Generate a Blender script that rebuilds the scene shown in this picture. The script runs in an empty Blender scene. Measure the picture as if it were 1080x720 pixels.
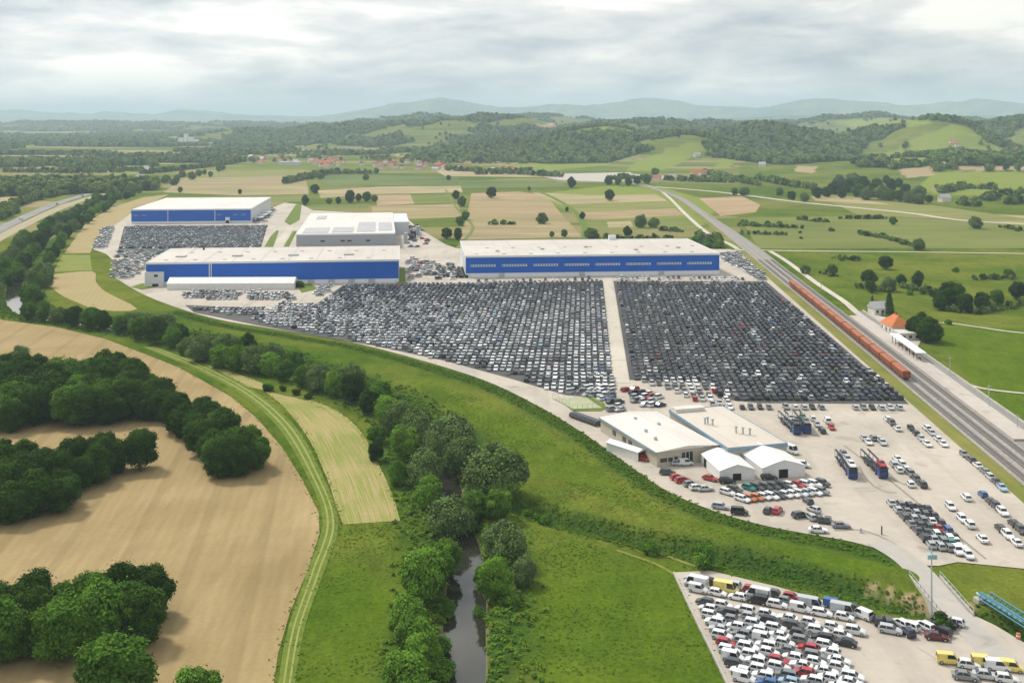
import bpy, math, random
import numpy as np
from mathutils import Vector, Matrix
R = math.radians
rnd = random.Random(7)
nr = np.random.default_rng(7)
scene = bpy.context.scene
C = scene.collection

# ------------------------------------------------------------------ camera (level, lens shifted down)
FPX, CAMH, YH = 1150.0, 100.0, 123.0        # focal length in photo pixels, height in m, horizon row
cam_d = bpy.data.cameras.new('camera'); cam = bpy.data.objects.new('camera', cam_d); C.objects.link(cam)
cam.location = (0, 0, CAMH); cam.rotation_euler = (R(90), 0, 0)
cam_d.sensor_width = 36; cam_d.lens = 36 * FPX / 1080; cam_d.shift_y = -(360 - YH) / 1080
cam_d.clip_start = 1; cam_d.clip_end = 120000
scene.camera = cam

# ------------------------------------------------------------------ sky, sun, exposure
SUN_EL, SUN_AZ = 50.0, -48.0               # azimuth from +Y towards +X: light comes from the far left
def build_world():
    w = bpy.data.worlds.new('World'); scene.world = w; w.use_nodes = True
    nt = w.node_tree; nt.nodes.clear(); N = nt.nodes.new; L = nt.links.new
    out = N('ShaderNodeOutputWorld'); mix = N('ShaderNodeMixShader')
    sky = N('ShaderNodeTexSky'); sky.sky_type = 'NISHITA'; sky.sun_disc = False
    sky.sun_elevation = R(SUN_EL); sky.sun_rotation = R(SUN_AZ); sky.air_density = 1.2; sky.dust_density = 2.0
    b1 = N('ShaderNodeBackground'); b1.inputs[1].default_value = 0.08; L(sky.outputs[0], b1.inputs[0])
    tc = N('ShaderNodeTexCoord'); sep = N('ShaderNodeSeparateXYZ'); L(tc.outputs['Generated'], sep.inputs[0])
    def math_(op, a, b=None):
        m = N('ShaderNodeMath'); m.operation = op
        for i, v in enumerate((a, b)):
            if v is None: continue
            if isinstance(v, (int, float)): m.inputs[i].default_value = v
            else: L(v, m.inputs[i])
        return m.outputs[0]
    com = N('ShaderNodeCombineXYZ'); L(sep.outputs[0], com.inputs[0]); L(sep.outputs[1], com.inputs[1]); L(math_('MULTIPLY', sep.outputs[2], 4.2), com.inputs[2])   # low cloud banks, flattened towards the horizon
    def noise(scale, det, rough, off, dist=0.0):
        mp = N('ShaderNodeMapping'); mp.inputs[1].default_value = off; L(com.outputs[0], mp.inputs[0])
        n = N('ShaderNodeTexNoise'); n.inputs['Scale'].default_value = scale; n.inputs['Detail'].default_value = det
        n.inputs['Roughness'].default_value = rough; n.inputs['Distortion'].default_value = dist
        L(mp.outputs[0], n.inputs['Vector']); return n.outputs['Fac']
    n1 = noise(3.0, 4, 0.5, (3.1, 1.7, 0.4), 0.2); n2 = noise(8.0, 9, 0.58, (8.4, 2.2, 0.2), 0.25)
    s = math_('ADD', math_('MULTIPLY', n1, 0.62), math_('MULTIPLY', n2, 0.38))
    cr = N('ShaderNodeValToRGB'); e = cr.color_ramp.elements
    e[0].position = 0.43; e[0].color = (0.50, 0.56, 0.62, 1)
    e[1].position = 0.58; e[1].color = (1.38, 1.31, 1.20, 1)
    m = cr.color_ramp.elements.new(0.48); m.color = (0.76, 0.78, 0.80, 1)
    m = cr.color_ramp.elements.new(0.53); m.color = (1.0, 0.98, 0.95, 1)
    L(s, cr.inputs[0])
    dt = N('ShaderNodeVectorMath'); dt.operation = 'DOT_PRODUCT'; L(tc.outputs['Generated'], dt.inputs[0])     # overcast deck glows towards the veiled sun
    dt.inputs[1].default_value = (math.sin(R(SUN_AZ)) * math.cos(R(SUN_EL)), math.cos(R(SUN_AZ)) * math.cos(R(SUN_EL)), math.sin(R(SUN_EL)))
    gl = math_('ADD', math_('MULTIPLY', math_('POWER', math_('MAXIMUM', dt.outputs['Value'], 0.0), 2.5), 0.80), 0.90)
    gm = N('ShaderNodeMix'); gm.data_type = 'RGBA'; gm.blend_type = 'MULTIPLY'; gm.clamp_result = False; gm.inputs[0].default_value = 1.0
    gc = N('ShaderNodeCombineColor'); [L(gl, gc.inputs[i]) for i in range(3)]; L(cr.outputs[0], gm.inputs[6]); L(gc.outputs[0], gm.inputs[7])
    b2 = N('ShaderNodeBackground'); b2.inputs[1].default_value = 0.74; L(gm.outputs[2], b2.inputs[0])
    mix.inputs[0].default_value = 0.88
    L(b1.outputs[0], mix.inputs[1]); L(b2.outputs[0], mix.inputs[2]); L(mix.outputs[0], out.inputs[0])
build_world()
sun_d = bpy.data.lights.new('sun', 'SUN'); sun = bpy.data.objects.new('sun', sun_d); C.objects.link(sun)
sun_d.energy = 2.4; sun_d.angle = R(9); sun_d.color = (1.0, 0.95, 0.86)
sd = Vector((math.sin(R(SUN_AZ)) * math.cos(R(SUN_EL)), math.cos(R(SUN_AZ)) * math.cos(R(SUN_EL)), math.sin(R(SUN_EL))))
sun.rotation_euler = sd.to_track_quat('Z', 'Y').to_euler(); sun.location = (-300, 0, 400)
vs = scene.view_settings; vs.view_transform = 'Standard'; vs.look = 'None'; vs.gamma = 1; vs.exposure = 0.42; vs.use_curve_mapping = False
cy = scene.cycles
cy.max_bounces = 5; cy.diffuse_bounces = 2; cy.glossy_bounces = 2; cy.transmission_bounces = 2; cy.transparent_max_bounces = 4; cy.volume_bounces = 2
cy.use_denoising = True

# ------------------------------------------------------------------ helpers
def at(px, py, z=0.0):                       # photo pixel -> point on the level ground (or at height z)
    Y = FPX * (CAMH - z) / (py - YH); return Vector(((px - 540) / FPX * Y, Y, z))
def pix(X, Y, Z=0.0):
    return 540 + X / Y * FPX, YH + (CAMH - Z) / Y * FPX
def tag(o, label=None, cat=None, group=None, kind=None):
    if label: o['label'] = label
    if cat: o['category'] = cat
    if group: o['group'] = group
    if kind: o['kind'] = kind
    return o
def thing(name, label, cat, loc=(0, 0, 0), rotz=0.0, group=None, scale=1.0):
    o = bpy.data.objects.new(name, None); C.objects.link(o); o.location = loc; o.rotation_euler = (0, 0, rotz)
    o.empty_display_size = 0.5; o.scale = (scale,) * 3
    return tag(o, label, cat, group)
def link(name, me, parent=None, loc=None):
    o = bpy.data.objects.new(name, me); C.objects.link(o)
    if parent: o.parent = parent
    if loc is not None: o.location = loc
    return o
ONES = ['', 'first', 'second', 'third', 'fourth', 'fifth', 'sixth', 'seventh', 'eighth', 'ninth', 'tenth', 'eleventh', 'twelfth', 'thirteenth',
        'fourteenth', 'fifteenth', 'sixteenth', 'seventeenth', 'eighteenth', 'nineteenth']
TENS = ['', '', 'twent', 'thirt', 'fort', 'fift', 'sixt', 'sevent', 'eight', 'ninet']
def nth(n):
    if n < 20: return ONES[n]
    return TENS[n // 10] + ('ieth' if n % 10 == 0 else 'y-' + ONES[n % 10])
class MB:
    def __init__(s): s.v = []; s.f = []; s.m = []
    def add(s, vs, fs, mi=0):
        b = len(s.v); s.v += [tuple(p) for p in vs]; s.f += [tuple(i + b for i in f) for f in fs]; s.m += [mi] * len(fs); return s
    def box(s, x0, x1, y0, y1, z0, z1, mi=0):
        return s.add([(x0, y0, z0), (x1, y0, z0), (x1, y1, z0), (x0, y1, z0), (x0, y0, z1), (x1, y0, z1), (x1, y1, z1), (x0, y1, z1)],
                     [(0, 3, 2, 1), (4, 5, 6, 7), (0, 1, 5, 4), (1, 2, 6, 5), (2, 3, 7, 6), (3, 0, 4, 7)], mi)
    def prism(s, poly, z0, z1, mi=0):
        n = len(poly)
        return s.add([(x, y, z0) for x, y in poly] + [(x, y, z1) for x, y in poly],
                     [tuple(range(n))[::-1], tuple(range(n, 2 * n))] + [(i, (i + 1) % n, n + (i + 1) % n, n + i) for i in range(n)], mi)
    def tube(s, p, q, r0, r1=None, n=6, mi=0):
        p, q = Vector(p), Vector(q); r1 = r0 if r1 is None else r1
        d = (q - p).normalized(); a = d.orthogonal().normalized(); b = d.cross(a)
        vs = [p + (a * math.cos(t) + b * math.sin(t)) * r0 for t in [2 * math.pi * i / n for i in range(n)]]
        vs += [q + (a * math.cos(t) + b * math.sin(t)) * r1 for t in [2 * math.pi * i / n for i in range(n)]]
        return s.add(vs, [tuple(range(n))[::-1], tuple(range(n, 2 * n))] + [(i, (i + 1) % n, n + (i + 1) % n, n + i) for i in range(n)], mi)
    def mesh(s, name, mats, smooth=False):
        me = bpy.data.meshes.new(name); me.from_pydata(s.v, [], s.f)
        for m in (mats if isinstance(mats, (list, tuple)) else [mats]): me.materials.append(m)
        if any(s.m): me.polygons.foreach_set('material_index', s.m)
        if smooth: me.polygons.foreach_set('use_smooth', [True] * len(s.f))
        me.update(); return me
    def build(s, name, mats, parent=None, loc=None, smooth=False): return link(name, s.mesh(name, mats, smooth), parent, loc)
def np_mesh(name, v, f, mats, mi=None, smooth=False):
    v = np.asarray(v, np.float32); f = np.asarray(f, np.int32)
    me = bpy.data.meshes.new(name); me.vertices.add(len(v)); me.vertices.foreach_set('co', v.ravel())
    k = f.shape[1]; me.loops.add(f.size); me.loops.foreach_set('vertex_index', f.ravel())
    me.polygons.add(len(f)); me.polygons.foreach_set('loop_start', np.arange(0, f.size, k, dtype=np.int32)); me.polygons.foreach_set('loop_total', np.full(len(f), k, np.int32))
    for m in (mats if isinstance(mats, (list, tuple)) else [mats]): me.materials.append(m)
    if mi is not None: me.polygons.foreach_set('material_index', np.asarray(mi, np.int32))
    me.polygons.foreach_set('use_smooth', np.full(len(f), smooth)); me.update(); me.validate(); return me
def fattr(me, name, data, dom='POINT'):
    a = me.attributes.new(name, 'FLOAT', dom); a.data.foreach_set('value', np.asarray(data, np.float32))
# value noise in numpy
_tab = nr.random((512, 512)).astype(np.float64)
def vnoise(x, y, sc, seed=0):
    x = np.asarray(x) / sc + seed * 37.7; y = np.asarray(y) / sc + seed * 91.3
    i = np.floor(x).astype(int); j = np.floor(y).astype(int); u = x - i; v = y - j; u = u * u * (3 - 2 * u); v = v * v * (3 - 2 * v)
    g = lambda a, b: _tab[a % 512, b % 512]
    return (g(i, j) * (1 - u) + g(i + 1, j) * u) * (1 - v) + (g(i, j + 1) * (1 - u) + g(i + 1, j + 1) * u) * v
def fbm(x, y, sc, seed=0, o=4):
    t = 0; a = 0.5; n = 0
    for k in range(o): t = t + a * vnoise(x, y, sc / 2 ** k, seed + k); n += a; a *= 0.5
    return t / n
def inpoly(px, py, poly):
    r = np.zeros(np.shape(px), bool); n = len(poly)
    for i in range(n):
        x0, y0 = poly[i]; x1, y1 = poly[(i + 1) % n]
        if y0 == y1: continue
        r ^= ((y0 > py) != (y1 > py)) & (px < (x1 - x0) * (py - y0) / (y1 - y0) + x0)
    return r
def smooth_line(pts, n=8):                   # Catmull-Rom through 2D/3D points
    P = [Vector(p) for p in pts]; P = [P[0] * 2 - P[1]] + P + [P[-1] * 2 - P[-2]]; out = []
    for i in range(1, len(P) - 2):
        a, b, c, d = P[i - 1:i + 3]
        for k in range(n):
            t = k / n; out.append(0.5 * (2 * b + (c - a) * t + (2 * a - 5 * b + 4 * c - d) * t * t + (3 * b - a - 3 * c + d) * t ** 3))
    out.append(P[-2]); return out
def dist_line(X, Y, line):                   # distance of points to polyline and parameter
    best = np.full(np.shape(X), 1e9)
    for (a, b) in zip(line[:-1], line[1:]):
        dx, dy = b[0] - a[0], b[1] - a[1]; l2 = dx * dx + dy * dy + 1e-9
        t = np.clip(((X - a[0]) * dx + (Y - a[1]) * dy) / l2, 0, 1)
        best = np.minimum(best, np.hypot(X - a[0] - t * dx, Y - a[1] - t * dy))
    return best
def sstep(a, b, x): t = np.clip((x - a) / (b - a), 0, 1); return t * t * (3 - 2 * t)

# ------------------------------------------------------------------ materials
class Mat:
    def __init__(s, name, rough=0.8, spec=0.3, metal=0.0):
        s.m = bpy.data.materials.new(name); s.m.use_nodes = True; s.nt = s.m.node_tree; s.b = s.nt.nodes['Principled BSDF']
        s.b.inputs['Roughness'].default_value = rough; s.b.inputs['Specular IOR Level'].default_value = spec; s.b.inputs['Metallic'].default_value = metal
        s.co = None
    def N(s, t): return s.nt.nodes.new(t)
    def L(s, a, b): s.nt.links.new(a, b)
    def coord(s, kind='Object'):
        if s.co is None: s.co = s.N('ShaderNodeTexCoord')
        return s.co.outputs[kind]
    def pos(s):
        g = s.N('ShaderNodeNewGeometry'); return g.outputs['Position']
    def noise(s, scale, det=4, rough=0.55, vec=None, out='Fac', stretch=None, dist=0.0, rot=0.0):
        n = s.N('ShaderNodeTexNoise'); n.inputs['Scale'].default_value = scale; n.inputs['Detail'].default_value = det; n.inputs['Roughness'].default_value = rough
        n.inputs['Distortion'].default_value = dist
        v = vec or s.coord()
        if stretch or rot:
            mp = s.N('ShaderNodeMapping'); mp.inputs[3].default_value = stretch or (1, 1, 1); mp.inputs[2].default_value = (0, 0, rot); s.L(v, mp.inputs[0]); v = mp.outputs[0]
        s.L(v, n.inputs['Vector']); return n.outputs[out]
    def ramp(s, fac, stops):
        r = s.N('ShaderNodeValToRGB'); e = r.color_ramp.elements
        while len(e) < len(stops): e.new(0.5)
        for el, (p, c) in zip(e, stops): el.position = p; el.color = (*c, 1) if len(c) == 3 else c
        s.L(fac, r.inputs[0]); return r.outputs[0]
    def mix(s, fac, a, b, mode='MIX'):
        m = s.N('ShaderNodeMix'); m.data_type = 'RGBA'; m.blend_type = mode
        for i, v in ((0, fac), (6, a), (7, b)):
            if isinstance(v, (int, float)): m.inputs[i].default_value = v
            elif isinstance(v, tuple): m.inputs[i].default_value = (*v, 1)
            else: s.L(v, m.inputs[i])
        return m.outputs[2]
    def math(s, op, a, b=None, c=None):
        m = s.N('ShaderNodeMath'); m.operation = op
        for i, v in enumerate((a, b, c)):
            if v is None: continue
            if isinstance(v, (int, float)): m.inputs[i].default_value = v
            else: s.L(v, m.inputs[i])
        return m.outputs[0]
    def attr(s, n):
        a = s.N('ShaderNodeAttribute'); a.attribute_name = n; return a
    def bump(s, h, strength=0.3, dist=0.1):
        b = s.N('ShaderNodeBump'); b.inputs['Strength'].default_value = strength; b.inputs['Distance'].default_value = dist
        s.L(h, b.inputs['Height']); s.L(b.outputs[0], s.b.inputs['Normal']); return s
    def color(s, c):
        if isinstance(c, tuple): s.b.inputs['Base Color'].default_value = (*c, 1)
        else: s.L(c, s.b.inputs['Base Color'])
        return s
def plain(name, c, rough=0.7, spec=0.3, var=0.12, scale=0.4, metal=0.0):
    M = Mat(name, rough, spec, metal); n = M.noise(scale, 5, 0.6)
    M.color(M.mix(M.ramp(n, [(0.3, (0, 0, 0)), (0.7, (1, 1, 1))]), tuple(x * (1 - var) for x in c), tuple(min(1, x * (1 + var)) for x in c))); return M.m
def srgb(r, g, b):
    f = lambda c: (c / 255 / 12.92) if c / 255 <= 0.04045 else ((c / 255 + 0.055) / 1.055) ** 2.4
    return (f(r), f(g), f(b))

def ground_mat():
    M = Mat('ground_grass', 0.95, 0.0); P = M.pos()
    n_big = M.noise(0.010, 4, 0.6, P); n_mid = M.noise(0.06, 5, 0.6, P); n_fin = M.noise(0.9, 4, 0.65, P); n_fine = M.noise(0.22, 4, 0.65, P, stretch=(1, 0.45, 1))
    g = M.mix(M.ramp(n_mid, [(0.32, (0, 0, 0)), (0.68, (1, 1, 1))]), (0.036, 0.078, 0.008), (0.082, 0.128, 0.012))
    g = M.mix(M.math('MULTIPLY', M.ramp(n_big, [(0.40, (0, 0, 0)), (0.60, (1, 1, 1))]), 0.62), g, (0.165, 0.172, 0.030))
    g = M.mix(M.math('MULTIPLY', M.attr('lush').outputs['Fac'], 0.85), g, M.mix(n_mid, (0.046, 0.098, 0.007), (0.098, 0.145, 0.010)))
    g = M.mix(M.math('MULTIPLY', M.attr('rank').outputs['Fac'], 0.9), g, M.mix(n_mid, (0.022, 0.058, 0.012), (0.040, 0.088, 0.016)))
    g = M.mix(0.55, g, M.mix(M.ramp(n_fin, [(0.3, (0, 0, 0)), (0.7, (1, 1, 1))]), (0.35, 0.35, 0.35), (0.80, 0.80, 0.80)), 'OVERLAY')
    g = M.mix(0.5, g, M.mix(M.ramp(n_fine, [(0.3, (0, 0, 0)), (0.7, (1, 1, 1))]), (0.36, 0.36, 0.36), (0.68, 0.68, 0.68)), 'OVERLAY')
    # far patchwork of parcels
    vo = M.N('ShaderNodeTexVoronoi'); vo.inputs['Scale'].default_value = 1.0
    mp = M.N('ShaderNodeMapping'); mp.inputs[3].default_value = (1 / 260, 1 / 110, 1); mp.inputs[2].default_value = (0, 0, 0.25); M.L(P, mp.inputs[0]); M.L(mp.outputs[0], vo.inputs['Vector'])
    sp = M.N('ShaderNodeSeparateColor'); M.L(vo.outputs['Color'], sp.inputs[0])
    parc = M.ramp(sp.outputs[0], [(0.0, (0.080, 0.120, 0.024)), (0.3, (0.115, 0.155, 0.030)), (0.55, (0.170, 0.190, 0.052)), (0.75, (0.260, 0.220, 0.105)), (1.0, (0.34, 0.265, 0.150))])
    g = M.mix(M.attr('parcel').outputs['Fac'], g, parc)
    g = M.mix(M.attr('forest').outputs['Fac'], g, M.mix(n_mid, (0.022, 0.050, 0.014), (0.05, 0.085, 0.025)))
    g = M.mix(M.attr('meadow').outputs['Fac'], g, M.mix(n_mid, (0.150, 0.205, 0.035), (0.235, 0.260, 0.060)))
    g = M.mix(M.attr('tan').outputs['Fac'], g, (0.34, 0.265, 0.16))
    g = M.mix(M.attr('soil').outputs['Fac'], g, M.mix(n_fin, (0.26, 0.19, 0.10), (0.42, 0.33, 0.19)))
    M.color(g); M.bump(M.math('ADD', n_fin, M.math('MULTIPLY', n_fine, 1.5)), 0.55, 0.5); return M.m
def stubble_mat(name, a, b, ang, pitch=1.6, green=None, uv=False, gfac=0.5, tram=0.0):
    M = Mat(name, 0.95, 0.1); P = M.pos()
    n1 = M.noise(0.03, 4, 0.6, P); n2 = M.noise(0.9, 4, 0.7, P)
    w = M.N('ShaderNodeTexWave'); w.wave_type = 'BANDS'; w.bands_direction = 'X'
    mp = M.N('ShaderNodeMapping'); w.inputs['Distortion'].default_value = 1.2; w.inputs['Detail'].default_value = 3; w.inputs['Detail Scale'].default_value = 1.5
    if uv:
        M.L(M.coord('UV'), mp.inputs[0]); w.inputs['Scale'].default_value = pitch
    else:
        mp.inputs[2].default_value = (0, 0, ang); M.L(P, mp.inputs[0]); w.inputs['Scale'].default_value = 0.314 / pitch * 1.0
    M.L(mp.outputs[0], w.inputs['Vector'])
    st = M.noise(1.0, 3, 0.6, P, stretch=(1 / pitch * 0.8, 0.03, 1), rot=ang) if not uv else M.noise(1.0, 3, 0.6, M.coord('UV'), stretch=(30, 0.04, 1))
    c = M.mix(M.ramp(n1, [(0.3, (0, 0, 0)), (0.7, (1, 1, 1))]), a, b)
    if green:
        gm = M.math('MULTIPLY', M.ramp(M.math('ADD', M.math('MULTIPLY', st, 0.6), M.math('MULTIPLY', n1, 0.5)), [(0.46, (0, 0, 0)), (0.62, (1, 1, 1))]), gfac)
        c = M.mix(gm, c, green)
    c = M.mix(0.07, c, M.mix(w.outputs['Fac'], (0.30, 0.30, 0.30), (0.72, 0.72, 0.72)), 'OVERLAY')
    c = M.mix(0.26, c, M.mix(M.ramp(st, [(0.3, (0, 0, 0)), (0.7, (1, 1, 1))]), (0.34, 0.34, 0.34), (0.66, 0.66, 0.66)), 'OVERLAY')
    c = M.mix(0.35, c, M.mix(n2, (0.25, 0.25, 0.25), (0.75, 0.75, 0.75)), 'OVERLAY')
    if tram:                                  # paired wheel tracks of the tractor and damp patches
        t2 = M.N('ShaderNodeTexWave'); t2.bands_direction = 'X'; t2.inputs['Scale'].default_value = 0.314 / tram; t2.inputs['Distortion'].default_value = 0.7; t2.inputs['Detail'].default_value = 1; t2.inputs['Detail Scale'].default_value = 0.2
        M.L(mp.outputs[0], t2.inputs['Vector']); c = M.mix(M.math('MULTIPLY', M.ramp(t2.outputs['Fac'], [(0.90, (0, 0, 0)), (0.97, (1, 1, 1))]), 0.28), c, tuple(x * 0.62 for x in a))
        c = M.mix(M.math('MULTIPLY', M.ramp(M.noise(0.013, 5, 0.65, P, dist=0.8), [(0.48, (0, 0, 0)), (0.66, (1, 1, 1))]), 0.35), c, tuple(x * 0.66 for x in a))
    M.color(c); M.bump(M.math('ADD', n2, st), 0.7, 0.18); return M.m
def yard_mat(name, c, dark=0.75):
    M = Mat(name, 0.9, 0.2); P = M.pos()
    n1 = M.noise(0.025, 5, 0.6, P, dist=0.6); n2 = M.noise(0.35, 5, 0.65, P); n3 = M.noise(0.12, 4, 0.6, P, stretch=(1, 0.12, 1), rot=0.067)
    k = M.mix(M.ramp(n1, [(0.35, (0, 0, 0)), (0.65, (1, 1, 1))]), tuple(x * dark for x in c), c)
    k = M.mix(M.math('MULTIPLY', M.ramp(n3, [(0.52, (0, 0, 0)), (0.72, (1, 1, 1))]), 0.45), k, tuple(x * 0.55 for x in c))
    k = M.mix(0.3, k, M.mix(n2, (0.25, 0.25, 0.25), (0.75, 0.75, 0.75)), 'OVERLAY')
    sp = M.noise(0.08, 2, 0.5, P, dist=1.5)
    k = M.mix(M.math('MULTIPLY', M.ramp(sp, [(0.62, (0, 0, 0)), (0.76, (1, 1, 1))]), 0.45), k, (0.15, 0.13, 0.105))
    M.color(k); M.bump(n2, 0.15, 0.03); return M.m
def leaf_mat(name, a, b, c=None, trans=0.12, patch=0.0):
    a, b = tuple(x * 1.75 for x in a), tuple(x * 1.75 for x in b); c = tuple(x * 1.75 for x in c)
    M = Mat(name, 0.8, 0.04); oi = M.N('ShaderNodeObjectInfo'); P = M.coord('Object')
    n = M.noise(0.45, 3, 0.6, P)
    col = M.mix(M.ramp(n, [(0.3, (0, 0, 0)), (0.7, (1, 1, 1))]), a, b)
    col = M.mix(M.math('MULTIPLY', oi.outputs['Random'], 0.8 if patch else 0.6), col, c or tuple(x * 0.6 for x in a))
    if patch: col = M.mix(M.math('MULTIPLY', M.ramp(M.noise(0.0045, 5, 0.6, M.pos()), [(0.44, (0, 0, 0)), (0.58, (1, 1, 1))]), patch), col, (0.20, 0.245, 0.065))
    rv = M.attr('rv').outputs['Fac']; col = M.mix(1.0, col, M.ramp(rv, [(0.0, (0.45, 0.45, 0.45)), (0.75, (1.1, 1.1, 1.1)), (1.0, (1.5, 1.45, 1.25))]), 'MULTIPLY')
    M.color(col)
    tr = M.N('ShaderNodeBsdfTranslucent'); M.L(col, tr.inputs[0]); mx = M.N('ShaderNodeMixShader'); mx.inputs[0].default_value = trans
    out = M.nt.nodes['Material Output']; M.L(M.b.outputs[0], mx.inputs[1]); M.L(tr.outputs[0], mx.inputs[2]); M.L(mx.outputs[0], out.inputs[0]); return M.m
def paint_obj():
    M = Mat('car_paint', 0.32, 0.5); oi = M.N('ShaderNodeObjectInfo'); M.color(oi.outputs['Color']); M.b.inputs['Coat Weight'].default_value = 0.4; return M.m
def paint_face():
    M = Mat('fleet_paint', 0.35, 0.5); M.color(M.attr('paint').outputs['Color']); return M.m
def cladding(name, c, pitch=1.0, var=0.08, depth=0.3, rough=0.5):
    M = Mat(name, rough, 0.3); P = M.coord('Object'); n = M.noise(0.06, 4, 0.6, P); n2 = M.noise(0.5, 3, 0.6, P, stretch=(1, 1, 0.1))
    k = M.mix(n, tuple(x * (1 - var) for x in c), tuple(min(1, x * (1 + var)) for x in c))
    k = M.mix(M.math('MULTIPLY', n2, 0.2), k, tuple(x * 0.75 for x in c)); M.color(k)
    w = M.N('ShaderNodeTexWave'); w.bands_direction = 'X'; w.inputs['Scale'].default_value = 0.314 / pitch; M.L(P, w.inputs['Vector']); M.bump(w.outputs['Fac'], depth, 0.05); return M.m
def roof_mat(name, c, seam=9.0, tint=(0.72, 0.68, 0.62)):
    M = Mat(name, 0.6, 0.3); P = M.coord('Object'); n = M.noise(0.035, 5, 0.6, P, dist=0.5); n2 = M.noise(0.25, 4, 0.6, P, stretch=(1, 0.15, 1))
    k = M.mix(M.ramp(n, [(0.35, (0, 0, 0)), (0.7, (1, 1, 1))]), tint, c); k = M.mix(M.math('MULTIPLY', n2, 0.25), k, tuple(x * 0.72 for x in tint))
    br = M.N('ShaderNodeTexBrick'); br.inputs['Scale'].default_value = 1.0; br.inputs['Brick Width'].default_value = seam; br.inputs['Row Height'].default_value = seam * 3; br.inputs['Mortar Size'].default_value = 0.12
    br.inputs['Color1'].default_value = (1, 1, 1, 1); br.inputs['Color2'].default_value = (0.94, 0.94, 0.94, 1); br.inputs['Mortar'].default_value = (0.78, 0.78, 0.78, 1); M.L(P, br.inputs['Vector'])
    M.color(M.mix(1.0, k, br.outputs['Color'], 'MULTIPLY')); return M.m
def glass_mat(name, c=(0.02, 0.025, 0.03), rough=0.12):
    M = Mat(name, rough, 0.6); M.color(c); return M.m
def water_mat():
    M = Mat('river_water', 0.06, 0.5); n = M.noise(0.5, 3, 0.5, M.pos(), stretch=(1, 0.5, 1)); M.color(M.mix(M.noise(0.05, 3, 0.5, M.pos()), (0.020, 0.022, 0.016), (0.040, 0.038, 0.026))); M.bump(n, 0.05, 0.1); return M.m
MAT = {}
MAT['ground'] = ground_mat()
MAT['leaf_dark'] = leaf_mat('leaves_dark', (0.015, 0.040, 0.004), (0.050, 0.098, 0.008), (0.012, 0.032, 0.004))
MAT['leaf_mid'] = leaf_mat('leaves_green', (0.045, 0.105, 0.010), (0.085, 0.170, 0.016), (0.035, 0.080, 0.010))
MAT['leaf_bright'] = leaf_mat('leaves_bright', (0.070, 0.145, 0.014), (0.120, 0.215, 0.022), (0.055, 0.115, 0.015))
MAT['leaf_willow'] = leaf_mat('leaves_willow', (0.060, 0.102, 0.028), (0.118, 0.168, 0.056), (0.066, 0.104, 0.026))
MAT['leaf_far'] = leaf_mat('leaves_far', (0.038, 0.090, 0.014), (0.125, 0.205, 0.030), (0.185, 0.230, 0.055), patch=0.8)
MAT['leaf_herb'] = leaf_mat('leaves_herb', (0.068, 0.122, 0.009), (0.120, 0.172, 0.013), (0.082, 0.132, 0.011))
MAT['bark'] = plain('bark', (0.10, 0.075, 0.05), 0.9)
MAT['yard'] = yard_mat('yard_gravel', (0.50, 0.445, 0.375), 0.80)
MAT['asphalt'] = yard_mat('lot_asphalt', (0.10, 0.098, 0.096), 0.75)
MAT['road'] = yard_mat('road_asphalt', (0.27, 0.26, 0.245), 0.85)
MAT['gravelroad'] = yard_mat('gravel_road', (0.55, 0.50, 0.42), 0.85)
MAT['concrete'] = plain('concrete', (0.42, 0.40, 0.36), 0.85)
MAT['ballast'] = plain('ballast', (0.31, 0.29, 0.265), 0.95, 0.1, 0.3, 1.2)
MAT['platform'] = yard_mat('platform_paving', (0.50, 0.45, 0.40), 0.9)
MAT['rail'] = plain('rail_steel', (0.25, 0.23, 0.22), 0.4, 0.5)
MAT['sleeper'] = plain('sleeper', (0.24, 0.22, 0.20), 0.9)
MAT['blue'] = cladding('blue_cladding', (0.002, 0.105, 0.52))
MAT['white'] = cladding('white_cladding', (0.62, 0.64, 0.66))
MAT['grey'] = cladding('grey_cladding', (0.33, 0.34, 0.36))
MAT['cream'] = cladding('cream_cladding', (0.46, 0.42, 0.33))
MAT['roof_white'] = roof_mat('roof_membrane', (0.62, 0.575, 0.52), 9.0, (0.54, 0.49, 0.43))
MAT['roof_grey'] = roof_mat('roof_panels', (0.46, 0.46, 0.47), 4.0, (0.42, 0.42, 0.42))
MAT['roof_bright'] = roof_mat('roof_bright', (0.72, 0.69, 0.65), 6.0, (0.63, 0.59, 0.535))
MAT['roof_beige'] = roof_mat('roof_beige', (0.64, 0.58, 0.50), 7.0, (0.56, 0.50, 0.43))
MAT['trim'] = plain('white_trim', (0.72, 0.74, 0.76), 0.5, var=0.05)
MAT['bluetrim'] = plain('blue_grey_trim', (0.20, 0.30, 0.38), 0.5)
MAT['fabric'] = plain('tent_fabric', (0.68, 0.68, 0.67), 0.6, var=0.05)
MAT['opening'] = plain('dark_opening', (0.015, 0.015, 0.016), 0.9)
MAT['glass'] = glass_mat('window_glass')
MAT['glasslight'] = glass_mat('strip_window_glass', (0.16, 0.22, 0.32), 0.3)
MAT['steel'] = plain('galvanised_steel', (0.42, 0.44, 0.45), 0.5, 0.5)
MAT['dark'] = plain('dark_metal', (0.03, 0.03, 0.032), 0.6)
MAT['tyre'] = plain('tyre', (0.02, 0.02, 0.02), 0.9)
MAT['paint'] = paint_obj(); MAT['fleet'] = paint_face()
MAT['truckblue'] = plain('truck_blue', (0.012, 0.045, 0.20), 0.35, 0.5)
MAT['orange'] = plain('wagon_orange', (0.25, 0.075, 0.035), 0.75, 0.2, 0.25, 0.8)
MAT['orange_top'] = plain('wagon_cover', (0.33, 0.125, 0.07), 0.8, 0.2, 0.2, 0.5)
MAT['tile'] = plain('orange_tile', (0.50, 0.16, 0.06), 0.8, 0.2, 0.2, 0.8)
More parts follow.
